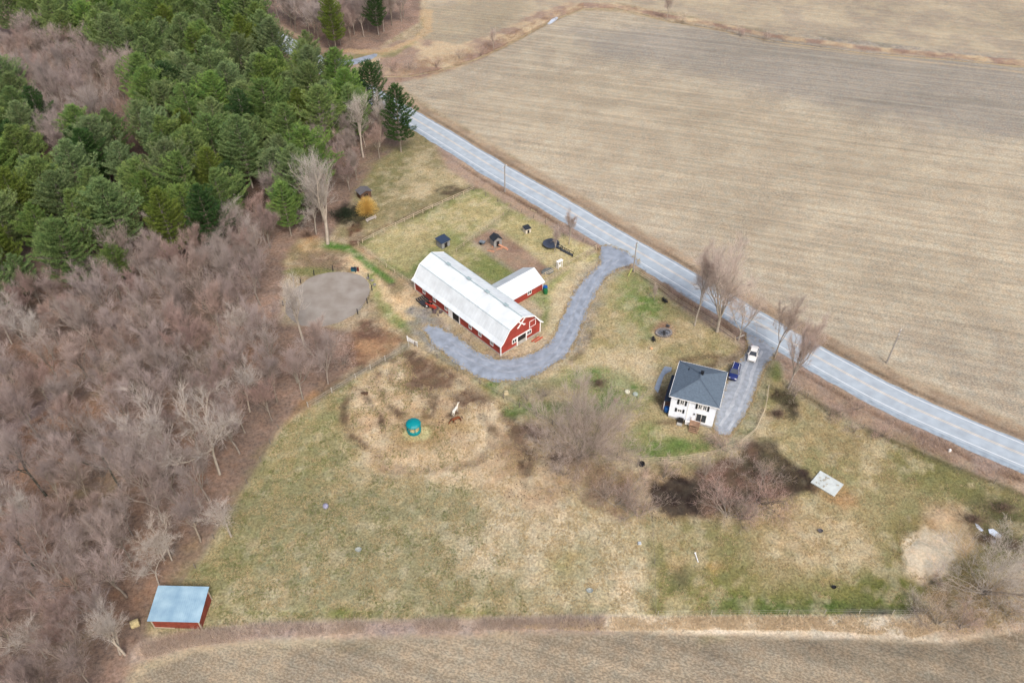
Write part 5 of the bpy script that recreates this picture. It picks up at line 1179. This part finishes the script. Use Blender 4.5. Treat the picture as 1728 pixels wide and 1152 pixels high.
# trees recognisable on the rim of the pine stand: crown top pixel, height, kind, label
RIM = [(553, -8, 19, 'yel0', 'tall pine with yellow green crown beyond the road at the top edge'), (630, -22, 17, 'drk0', 'dark pine standing alone beyond the road at the top edge'),
       (622, 106, 18, 'drk1', 'dark pine beside the road, middle one of the roadside three'), (665, 142, 20, 'drk2', 'narrow dark pine where the road comes out of the wood'),
       (598, 118, 15, 'drk0', 'dark pine leftmost of the roadside three'), (183, 412, 11, 'pine3', 'small round pine alone among bare trees below the stand'),
       (498, 150, 17, 'yel1', 'yellow tinged pine on the right rim of the stand'), (346, 250, 17, 'yel1', 'bright yellow green pine at the lower right of the stand'),
       (470, 228, 15, 'pine1', 'pine at the lower right corner of the stand above the forked bare tree'), (240, 290, 17, 'pine5', 'broad layered pine on the lower rim of the stand'),
       (520, 108, 18, 'pine2', 'tall pine leaning over the road edge'), (15, 430, 12, 'pine4', 'pine at the left edge standing among bare trees')]
for i, (px, py, h, k, lb) in enumerate(RIM):
    p = top_at(px, py, h); p.z = 0; base_h = {'p': 17, 'y': 17, 'd': 16}[k[0]]
    put_tree(k, p, rnd.uniform(0, 6.3), h / base_h, 'pine_tree', lb, 'pine tree', 'pine trees'); taken.append((p.x, p.y, 4.5))
xs = [p[0] for p in PREG]; ys = [p[1] for p in PREG]; cnt = 0
tries = 0
while tries < 9000 and cnt < 270:
    tries += 1
    x = rnd.uniform(max(min(xs), -235), max(xs)); y = rnd.uniform(min(ys), min(max(ys), 330))
    if not in_poly((x, y), PREG) or any(in_poly((x, y), h_) for h_ in PHOLE): continue
    if math.hypot(x, y) > 340: continue
    if any((x - a) ** 2 + (y - b) ** 2 < (r * .5 + 4.7) ** 2 for a, b, r in taken): continue
    if min((x - a) ** 2 + (y - b) ** 2 for a, b in road_c) < 60: continue
    u, v = proj(x, y, 0)
    sc = rnd.uniform(.85, 1.22); k = 'pine%d' % rnd.randrange(7) if rnd.random() > .12 else ('yel%d' % rnd.randrange(2) if rnd.random() < .3 else 'drk%d' % rnd.randrange(3))
    zone = 'pine in the upper stand' if y > 215 else ('pine in the left stand' if x < -95 else 'pine in the lower stand')
    put_tree(k, (x, y, 0), rnd.uniform(0, 6.3), sc, 'pine_tree', zone, 'pine tree', zone.replace('pine in', 'pines in'))['auto'] = 1; taken.append((x, y, 3.6)); cnt += 1
print('pines', cnt)

# ---- single bare trees seen one by one
def feat(base, top, key, label, name='bare_tree', cat='tree', sxy=1.0, rz=None, nat=15.0, group=None):
    q = at(*base); h = height_of(base, top); put_tree(key, (q.x, q.y, 0), rz if rz is not None else rnd.uniform(0, 6.3), h / nat, name, label, cat, group, sxy); taken.append((q.x, q.y, 3.0)); return q
bare_proto('fork', 811, twigpale, barkpale, h=15, spread=2.5, fork=.30, limbs=7, up=.7, twn=3, gnarl=.07, tr=1.5)
bare_proto('lawn', 802, bushtw, barkpale, h=15, spread=5.2, fork=.22, limbs=8, up=.5, twn=6, gnarl=.09, tr=1.3)
bare_proto('lawn2', 803, bushtw, barkpale, h=15, spread=3.0, fork=.3, limbs=4, up=.5, twn=8)
bare_proto('lean', 804, bushtw, barkpale, h=15, spread=6.5, fork=.2, limbs=5, up=.1, twn=7)
bare_proto('bigb', 805, bushtw, barkm, h=12, spread=8.5, up=.22, twn=4, dome=36, tw=1.0, gnarl=.12)
bare_proto('greyb', 806, twigpale, barkpale, h=9, spread=7.5, up=.15, twn=3, dome=28, tw=.85, gnarl=.12)
feat((553, 411), (548, 258), 'fork', rz=2.6, label='tall pale bare tree with forked trunk beside the green path')
feat((571, 255), (566, 168), 'b0', 'left of three pale birches before the roadside pines', nat=16, name='birch_tree'); feat((613, 265), (598, 158), 'b1', 'tall middle birch of three with bright white trunk', nat=16, name='birch_tree'); feat((640, 248), (630, 158), 'b0', 'right of three pale birches, nearest the road', nat=16, name='birch_tree', rz=2)
feat((1210, 559), (1224, 425), 'lawn', 'biggest bare tree on the lawn, many trunks, reddish crown over the road')
feat((1172, 549), (1163, 425), 'lawn2', 'thin bare tree left of the biggest one on the lawn edge', sxy=.7)
feat((1246, 574), (1272, 492), 'lean', 'bare tree with branches sweeping over the house drive mouth', sxy=.9, rz=1.0)
feat((1308, 602), (1318, 505), 'lawn2', 'bare tree on the right side of the house drive', sxy=.85, rz=1); feat((1330, 655), (1345, 540), 'lawn', 'bare tree at the corner where the lawn fence meets the road scrub', sxy=.62, rz=2)
feat((978, 772), (985, 655), 'bigb', 'huge spreading bare bush with green tinged stems below the lawn', nat=12, sxy=.64, name='bare_bush', cat='bush'); feat((1660, 1000), (1655, 925), 'greyb', 'round pale grey bare bush at the lower right', nat=9, sxy=.72, name='bare_bush', cat='bush')
for i, (b, t_, k, lb) in enumerate([((306, 800), (285, 672), 'p0', 'pale dead tree in the wood with a high fork'), ((371, 800), (352, 665), 'p1', 'pale dead tree with crooked limbs nearest the pasture edge'), ((278, 945), (250, 890), 'p0', 'short pale birch among brown trees above the horse shelter'), ((290, 945), (308, 880), 'p1', 'short pale birch right of another by the pasture edge'), ((203, 1103), (196, 1028), 'b0', 'left of two white trunks near the round hay bale'), ((211, 1104), (212, 1036), 'b1', 'right of two white trunks near the round hay bale'), ((268, 985), (245, 925), 'p1', 'small pale crooked tree over the horse shelter roof'), ((78, 836), (42, 735), 'k0', 'dark ivy covered trunk right of the dirt track'), ((60, 962), (20, 880), 'k0', 'dark thick trunk low at the left edge'), ((203, 822), (180, 735), 'k0', 'dark green stemmed tree in the middle of the brown wood'), ((390, 905), (370, 832), 'p0', 'pale sprawling tree at the pasture edge in the middle of the wood margin')]):
    feat(b, t_, k, lb, nat={'p': 15, 'b': 16, 'k': 17}[k[0]], name='bare_tree')
feat((515, 585), (508, 470), 'b1', 'pale thin tree just below the riding arena', sxy=.9, nat=16)
for (b, t_, lb) in [((960, 412), (957, 362), 'slender bare sapling beside the road shoulder'), ((936, 425), (934, 385), 'bare sapling rising behind the trampoline'), ((1104, 506), (1104, 482), 'small bare sapling alone on the green lawn'), ((1125, 34), (1122, -6), 'small bare tree on the stream bank at the top'), ((833, 84), (832, 50), 'small bare tree beside the stream brush')]:
    feat(b, t_, 'lawn2', lb, sxy=1.0, name='sapling' if b[1] > 300 else 'bare_tree')
# ---- yellow willow bush
rng = np.random.default_rng(55); q = at(621, 362); m = 4200
D = rng.normal(size=(m, 3)); D[:, 2] = np.abs(D[:, 2]) * 1.5 + .2; D /= np.linalg.norm(D, axis=1, keepdims=True); P = D * rng.uniform(.3, 3.0, (m, 1)) * np.array([.9, .9, 1.5]) + np.array([0, 0, .3])
V1, F1 = blades(P, D + rng.normal(size=(m, 3)) * .25, rng.uniform(.5, 1.1, m), .05, rng)
t = empty('willow_bush', q, 0, 'round golden yellow willow bush beside the dark pond edge', 'bush'); np_mesh('crown', V1, F1, mat('golden_twigs', (244, 212, 130), var=.12, rgb2=(230, 190, 104), k=.8, transl=.4), t)
V1, F1 = tubes_np([([(0, 0, -.1), tuple(rng.normal(size=3) * .5 + (0, 0, 1.4))], [.06, .03]) for _ in range(9)], 4); np_mesh('trunk', V1, F1, barkm, t)
# dark bramble clumps
def thicket(px, rx, ry, h, n_, m_, label, name='bramble_bush', cat='bush', w=.04, ln=(.5, 1.2)):
    q = at(*px); rng = np.random.default_rng(int(px[0] * 7 + px[1])); a = rng.uniform(0, 2 * PI, n_); n_ = n_ // 2; a = a[:n_]; r = np.abs(rng.normal(size=n_)) * .55 * (1 + .5 * np.sin(a * 3 + px[0])); P = np.stack([r * rx * np.cos(a), r * ry * np.sin(a), rng.random(n_) * h * np.exp(-r * 1.2)], 1)
    D = rng.normal(size=(n_, 3)) * .8 + np.stack([np.cos(a) * .3, np.sin(a) * .3, np.full(n_, .7)], 1); V_, F_ = blades(P, D, rng.uniform(*ln, n_), w, rng); o = np_mesh(name, V_, F_, m_); o.location = q; tag(o, label, cat); return o
brown = mat('bramble', (150, 128, 112), var=.2, transl=.3); dkgreen = mat('ivy_leaves', (44, 56, 38), var=.3)
thicket((584, 365), 4.2, 3.0, 2.6, 3800, dkgreen, 'dark ivy choked thicket between forked tree and yellow willow', w=.09, ln=(.3, .7))
for px, rx, ry, h, lb in [((520, 400), 3, 2, 1.6, 'brown bramble clump at the top of the sandy yard'), ((940, 775), 3.5, 1.6, 1.2, 'dark bramble clump at the foot of the huge bare bush'), ((1010, 650), 3.0, 1.8, 1.2, 'brown bramble patch above the huge bare bush'), ((1352, 840), 2.5, 1.5, 1, 'brown bramble clump left of the concrete pad') if False else ((1312, 700), 2, 1.2, .8, 'brown bramble clump below the drive fence'), ((1690, 860), 5, 2.5, 1.5, 'dark bramble patch above the ponds'), ((1640, 880), 3, 2, 1.2, 'dark bramble clump left of the ponds'), ((1665, 912), 3.5, 1.2, 1.0, 'low bramble fringe below the ponds'), ((1710, 925), 3, 3, 1.4, 'green brown bramble clump right of the ponds')]:
    thicket(px, rx, ry, h, 1500, brown, lb)

# ---- bare bushes
BU = [((1075, 868), 6, 's0', 'bare bush at the left end of the muddy hollow'), ((1040, 850), 6.5, 's1', 'bare bush between the huge bush and the muddy hollow'), ((1020, 836), 4.5, 's2', 'small bare bush right under the huge bush'), ((1228, 868), 6.8, 's1', 'large pinkish bare bush in the middle of the muddy hollow'), ((1250, 872), 5, 's2', 'bare bush right of the large pinkish one'), ((1282, 846), 7.5, 's1', 'rounded reddish bare bush at the right of the muddy hollow'), ((1290, 815), 4.5, 's0', 'bare bush above the rounded reddish one'),
      ((1190, 800), 3.5, 's2', 'small bare bush just below the curved lawn fence'), ((1120, 805), 3.5, 's1', 'small bare bush below the corner tub'), ((1240, 790), 4.0, 's0', 'bare bush at the fence curve below the drive'), ((950, 800), 4.0, 's2', 'bare bush left below the huge one'), ((905, 745), 3.5, 's1', 'bare bush at the fence left of the huge one'), ((890, 676), 2.2, 's0', 'grey bare bush on the lawn by the fence'), ((920, 668), 2.2, 's2', 'bare bush on the lawn between drive and fence'),
      ((1225, 758), 4.5, 's1', 'thin pinkish bush at the end of the house drive'), ((1580, 1050), 4.8, 's0', 'brown bare bush at the end of the reeds'), ((1545, 1030), 3.2, 's3', 'small pale bush in the green grass above the reeds'), ((1620, 1058), 4.0, 's1', 'brown bush under the pale grey one'), ((1700, 1035), 4.0, 's0', 'brown bush at the right edge of the hedge'), ((1340, 668), 3.2, 's2', 'bush beside the leaning fence post at the road scrub'),
      ((1400, 700), 3.5, 's1', 'reddish bush in the verge left of the road'), ((1440, 690), 3.2, 's1', 'reddish bush reaching over the white road line'), ((1490, 735), 3.4, 's1', 'reddish bush farther down the verge'), ((1440, 730), 2.6, 's0', 'brown low bush in the verge scrub'), ((510, 380), 4.5, 's3', 'grey bush beside the forked tree'), ((660, 120), 4, 's1', 'reddish bush by the field entrance'), ((690, 118), 3.5, 's0', 'brown bush beside the stream near the road'), ((735, 112), 3.2, 's1', 'reddish bush on the stream bank'), ((775, 98), 3.6, 's0', 'brown bush on the stream bank under the small tree'), ((810, 92), 3.2, 's1', 'reddish bush farther along the stream'), ((1250, 62), 3.6, 's1', 'reddish bush on the upper stream bank'), ((1290, 68), 3.0, 's0', 'brown bush on the upper stream bank'), ((1150, 38), 3.0, 's0', 'bush beside the small tree at the top'), ((1570, 985), 3.0, 's1', 'small bush below the sand heap')]
for px, h, k, lb in BU:
    q = at(*px); put_tree(k, (q.x, q.y, 0), rnd.uniform(0, 6.3), h / 5.0, 'bare_bush', lb, 'bush', 'bare bushes'); taken.append((q.x, q.y, 2))

# ---- the brown wood
BREG = [W2(p) for p in [
    [(-140, 560), (0, 520), (60, 500), (200, 470), (280, 430), (400, 400), (450, 370), (520, 340), (560, 395), (490, 410), (470, 440), (445, 470), (435, 560), (470, 610), (520, 622), (560, 618), (585, 610), (580, 630), (500, 684), (462, 716), (420, 790), (372, 862), (312, 960), (240, 1010), (215, 1090), (192, 1150), (180, 1340), (-500, 1340), (-300, 700)],
    [(425, 52), (500, 62), (560, 84), (625, 60), (690, 42), (722, -22), (400, -40)],
    [(530, 240), (600, 215), (680, 225), (650, 262), (610, 290), (590, 330), (560, 330), (520, 300)],
    [(-200, 300), (-100, 170), (0, 170), (60, 190), (130, 215), (200, 250), (250, 260), (100, 300), (60, 340), (30, 330)]]]
POCKET = [W2([(-80, 60), (0, 50), (40, 25), (100, 45), (150, 70), (215, 84), (240, 115), (215, 180), (170, 185), (100, 175), (95, 250), (60, 270), (50, 180), (0, 120), (-80, 110)], 11.0)]
def fill(regs, n_max, gap, keys, group_of, name='bare_tree', smin=.72, smax=1.12, tries=20000):
    c = 0; ax = [p for r in regs for p in r]; x0, x1 = max(min(p[0] for p in ax), -235), max(p[0] for p in ax); y0, y1 = min(p[1] for p in ax), max(p[1] for p in ax)
    for _ in range(tries):
        if c >= n_max: break
        x, y = rnd.uniform(x0, x1), rnd.uniform(y0, y1)
        if not any(in_poly((x, y), r) for r in regs): continue
        if any((x - a) ** 2 + (y - b) ** 2 < (gap if r < 3.5 else gap * .8) ** 2 for a, b, r in taken): continue
        if min((x - a) ** 2 + (y - b) ** 2 for a, b in road_c) < 49: continue
        u, v = proj(x, y, 9)
        if u < -60 or v > 1210 or v < -12: continue
        k = rnd.choice(keys); g = group_of(x, y); put_tree(k, (x, y, 0), rnd.uniform(0, 6.3), rnd.uniform(smin, smax), name, g[0], 'tree', g[1])['auto'] = 1; taken.append((x, y, 2.2)); c += 1
    return c
def zone(x, y):
    u, v = proj(x, y, 0)
    if v < 190 and u > 380: return ('leafless brown tree beyond the road at the top', 'bare trees beyond the road')
    if v < 340 and u > 500: return ('leafless brown tree behind the pale birches', 'bare trees behind the birches')
    if v < 330: return ('leafless purple brown tree enclosed by the pine stand', 'bare trees inside the pine stand')
    if v < 640 and u > 330: return ('leafless brown tree near the riding arena side of the wood', 'bare trees near the riding arena')
    if v < 640: return ('leafless brown tree in the wood just below the pines', 'bare trees below the pines')
    if v < 880: return ('leafless brown tree in the middle of the wood left of the pasture', 'bare trees in the middle wood')
    return ('leafless brown tree in the lowest part of the wood', 'bare trees in the lower wood')
mix = ['m0', 'm1', 'm2', 'm3', 'm4', 'm5'] * 2 + ['r0', 'r1', 'r2'] * 2 + ['p0']
c1 = fill(POCKET, 60, 4.2, ['m0', 'm1', 'm2', 'm3', 'm4', 'r0'], zone)
c2 = fill([BREG[1]], 90, 4.2, mix, zone); c3 = fill([BREG[2]], 22, 3.6, mix, zone, smin=.5, smax=.85)
c4 = fill([BREG[0]], 200, 4.7, mix, zone, smin=.66, smax=1.02)
c4 += fill([BREG[0]], 20, 4.0, ['s0', 's1', 's2'], zone, smin=.6, smax=1.0)
print('bare', c1, c2, c3, c4)

# every filled-in tree gets the label of its row and place, as seen from above the farm
ORD = ['first', 'second', 'third', 'fourth', 'fifth', 'sixth', 'seventh', 'eighth', 'ninth', 'tenth', 'eleventh', 'twelfth', 'thirteenth', 'fourteenth', 'fifteenth', 'sixteenth', 'seventeenth', 'eighteenth', 'nineteenth', 'twentieth']
def relabel(kind_name, groups, per, what):
    for g in groups:
        place = g.replace('bare trees ', '').replace('pines ', '')
        obs = [o for o in COL.objects if o.parent is None and o.get('group') == g and o.get('category') == kind_name and o.get('auto')]
        vis = []
        for o in obs:
            u, v = proj(o.location.x, o.location.y, 12)
            if -15 < u < 1740 and -25 < v < 1160: vis.append((v, u, o))
            else: o['label'] = what + ' just outside the photo, ' + place
        vis.sort(key=lambda q: q[0]); rows = [vis[i:i + per] for i in range(0, len(vis), per)]
        for r, row in enumerate(rows):
            row.sort(key=lambda q: q[1])
            for c, q in enumerate(row): q[2]['label'] = '%s, %s row down, %s from the left, %s' % (what, ORD[min(r, 19)], ORD[min(c, 19)], place)
for g_ in sorted({o.get('group') for o in COL.objects if o.get('auto')}):
    pine_ = g_.startswith('pine'); relabel('pine tree' if pine_ else 'tree', [g_], 9, 'green pine' if pine_ else 'bare tree')
for o in list(COL.objects):
    if o.get('auto'): del o['auto']

# ---- loose detail on the ground
def tufts(poly, n_, h, w, m_, name, label, seed, cat, spread=1.0, thr=.5, sc=2.0, edge=None):
    rng = np.random.default_rng(seed)
    if edge is not None:
        E_ = np.array(edge); L_ = len(E_); i = rng.integers(0, L_, n_); t = rng.random((n_, 1)); P = E_[i] * (1 - t) + E_[(i + 1) % L_] * t + rng.normal(size=(n_, 2)) * .28; P = np.c_[P, np.full(n_, .02)]
    else:
        a = np.array(poly); x0, y0 = a.min(0); x1, y1 = a.max(0); X_ = rng.uniform(x0, x1, n_ * 6); Y_ = rng.uniform(y0, y1, n_ * 6); s = np.where((inside_sd(X_, Y_, poly) > .3) & (fbm(X_, Y_, sc, seed, 3) > thr))[0][:n_]; P = np.c_[X_[s], Y_[s], np.full(len(s), -.04)]
    ix = np.clip(((P[:, 0] - GX0) / GS).astype(int), 0, nx - 1); iy = np.clip(((P[:, 1] - GY0) / GS).astype(int), 0, ny - 1); lum = C[iy, ix].mean(1); P = P[lum > .13]      # no grass on bare black soil or mud
    k = 5; P = np.repeat(P, k, 0) + rng.normal(size=(len(P) * k, 3)) * np.array([.09, .09, 0]); D = rng.normal(size=P.shape) * spread; D[:, 2] = 1
    V_, F_ = blades(P, D, rng.uniform(h * .5, h * 1.3, len(P)), w, rng); o = np_mesh(name, V_, F_, m_); return tag(o, label, cat, kind='stuff')
straw = mat('straw_grass', (226, 206, 166), k=.75, var=.12, rgb2=(206, 184, 140), transl=.4); ggrass = mat('green_grass', (150, 158, 98), var=.15, rgb2=(126, 140, 78), transl=.4)
tufts(W2(PAST), 22000, .20, .07, straw, 'straw_tufts', 'dead straw coloured grass tufts over the left pasture', 21, 'grass', thr=.5)
tufts(W2(PAST[9:] + PAST[:1]), 9000, .2, .06, ggrass, 'green_tufts', 'green grass tufts over the left pasture', 22, 'grass', thr=.54)
tufts(W2(EP), 11000, .24, .07, straw, 'straw_tufts', 'dead straw coloured grass tufts over the east pasture', 23, 'grass', thr=.5)
tufts(W2(LAWN), 8000, .14, .06, straw, 'straw_tufts', 'short straw coloured grass tufts on the house lawn', 24, 'grass', thr=.52)
tufts(None, 2600, .25, .07, straw, 'edge_grass', 'dry grass creeping over the edges of the barn drive', 25, 'grass', edge=smooth_closed(W2(DRIVE)))
tufts(None, 1500, .22, .07, straw, 'edge_grass', 'dry grass creeping over the edges of the house drive', 26, 'grass', edge=smooth_closed(W2(HD))[8:])
def clods(poly, n_, smin, smax, m_, name, label, seed, thr, sc):
    rng = np.random.default_rng(seed); a = np.array(poly); x0, y0 = a.min(0); x1, y1 = a.max(0); X_ = rng.uniform(x0, x1, n_ * 9); Y_ = rng.uniform(y0, y1, n_ * 9); s = np.where((inside_sd(X_, Y_, poly) > .3) & (fbm(X_, Y_, sc, seed, 3) > thr))[0][:n_]; m = len(s)
    P = np.c_[X_[s], Y_[s], np.zeros(m)]; base = np.array([[1, 0, -.3], [-.5, .86, -.3], [-.5, -.86, -.3], [.1, .1, .55]]); R_ = rng.uniform(smin, smax, (m, 1, 1)); th = rng.uniform(0, 6.28, m); c_, s_ = np.cos(th), np.sin(th)
    B_ = np.repeat(base[None], m, 0) * R_; Vx = B_[..., 0] * c_[:, None] - B_[..., 1] * s_[:, None]; Vy = B_[..., 0] * s_[:, None] + B_[..., 1] * c_[:, None]; V_ = np.stack([Vx, Vy, B_[..., 2]], -1) + P[:, None]
    F_ = (np.arange(m)[:, None, None] * 4 + np.array([[0, 1, 3], [1, 2, 3], [2, 0, 3]])[None]).reshape(-1, 3); o = np_mesh(name, V_.reshape(-1, 3), F_, m_); return tag(o, label, 'soil', kind='stuff')
clodm = mat('mud_clod', (96, 74, 60), var=.2, scale=3)
clods(W2([(690, 590), (850, 678), (1000, 760), (1000, 820), (900, 860), (760, 810), (640, 790), (575, 700), (600, 645)]), 1000, .06, .17, clodm, 'mud_clods', 'dark clods of trodden mud around the feeder', 31, .5, 5)
clods(W2([(1096, 800), (1230, 790), (1300, 740), (1380, 820), (1330, 860), (1200, 900), (1096, 880)]), 1500, .05, .14, mat('black_soil', (60, 49, 44), var=.2), 'soil_clods', 'black soil clods scattered in the muddy hollow', 32, .48, 4)

# ---- uncountable brush and grass
def strip_scatter(polys_px, n_, h, w, m_, name, label, spread=.5, seed=1, wpoly=None):
    rng = np.random.default_rng(seed); PP = []
    for poly in (wpoly or [W2(p) for p in polys_px]):
        a = np.array(poly); x0, y0 = a.min(0); x1, y1 = a.max(0); k = n_ // len(wpoly or polys_px); X_ = rng.uniform(x0, x1, k * 12); Y_ = rng.uniform(y0, y1, k * 12)
        d = inside_sd(X_, Y_, poly) > 0; cl = fbm(X_, Y_, 3.0, seed, 3) > rng.uniform(.28, .62, len(X_)); s = np.where(d & cl)[0][:k]; PP.append(np.stack([X_[s], Y_[s], np.zeros(len(s))], 1))
    P = np.concatenate(PP); n2 = len(P); D = rng.normal(size=(n2, 3)) * spread; D[:, 2] = 1; V_, F_ = blades(P, D, rng.uniform(h * .5, h * 1.2, n2), w, rng); o = np_mesh(name, V_, F_, m_); return tag(o, label, name.replace('_', ' '), kind='stuff')
strip_scatter([[(1022, 1041), (1200, 1040), (1400, 1040), (1560, 1042), (1600, 1060), (1540, 1076), (1400, 1064), (1200, 1062), (1000, 1064), (900, 1060), (860, 1056), (940, 1052)]], 12000, .6, .08, mat('dry_reeds', (232, 214, 184), var=.1, rgb2=(218, 198, 166), k=.9, transl=.4), 'dry_reeds', 'tall tan dry reeds in the strip below the east pasture', 1.3, 3)
strip_scatter([[(236, 1090), (330, 1064), (450, 1052), (700, 1046), (1024, 1042), (1024, 1060), (700, 1066), (450, 1074), (330, 1090), (245, 1112)]], 9000, 1.4, .045, mat('hedge_twigs', (206, 190, 178), var=.14, rgb2=(228, 208, 188), k=.8, transl=.4), 'hedge_brush', 'purple brown brush in the strip below the left pasture', .6, 4)
bl = offset_line(edge_w, 7.6); bl2 = offset_line(edge_w, 12.5); i0, i1 = 45, len(edge_w) - 14
vw = [(p[0], p[1]) for p in bl[i0:i1:4]] + [(p[0], p[1]) for p in reversed(bl2[i0:i1:4])]
def not_in_drive(o): return o
strip_scatter(None, 9000, .75, .04, mat('verge_twigs', (196, 170, 150), var=.15, rgb2=(216, 188, 160), transl=.4), 'verge_brush', 'reddish brown brush between lawn and road', .9, 5, wpoly=[[p for p in W2(q)] for q in
    [[(690, 225), (720, 245), (800, 300), (860, 335), (960, 395), (1006, 420), (990, 425), (930, 395), (860, 352), (800, 318), (750, 280)], [(1080, 452), (1130, 480), (1200, 525), (1262, 562), (1250, 572), (1200, 548), (1140, 510), (1080, 466)],
     [(1325, 608), (1400, 650), (1500, 700), (1560, 728), (1530, 748), (1440, 712), (1360, 672), (1325, 640)], [(1560, 728), (1728, 800), (1728, 828), (1620, 786), (1530, 748)]]])
strip_scatter([[(650, 110), (720, 100), (800, 80), (880, 48), (940, 18), (985, 6), (985, 14), (900, 55), (860, 78), (800, 104), (725, 130), (670, 138)], [(985, 6), (1060, 10), (1130, 26), (1250, 50), (1450, 78), (1728, 104), (1728, 112), (1450, 88), (1250, 60), (1130, 36), (1040, 16)]], 14000, .9, .05, mat('bank_grass', (220, 188, 150), var=.15, rgb2=(190, 156, 134), transl=.4), 'bank_brush', 'tan and brown brush along the stream banks', 1.0, 6)
strip_scatter([[(940, 745), (1070, 790), (1060, 880), (980, 850)]], 4000, .8, .035, mat('hollow_twigs', (190, 160, 142), var=.15, transl=.3), 'hollow_brush', 'fine brown undergrowth left of the muddy hollow', .8, 7)
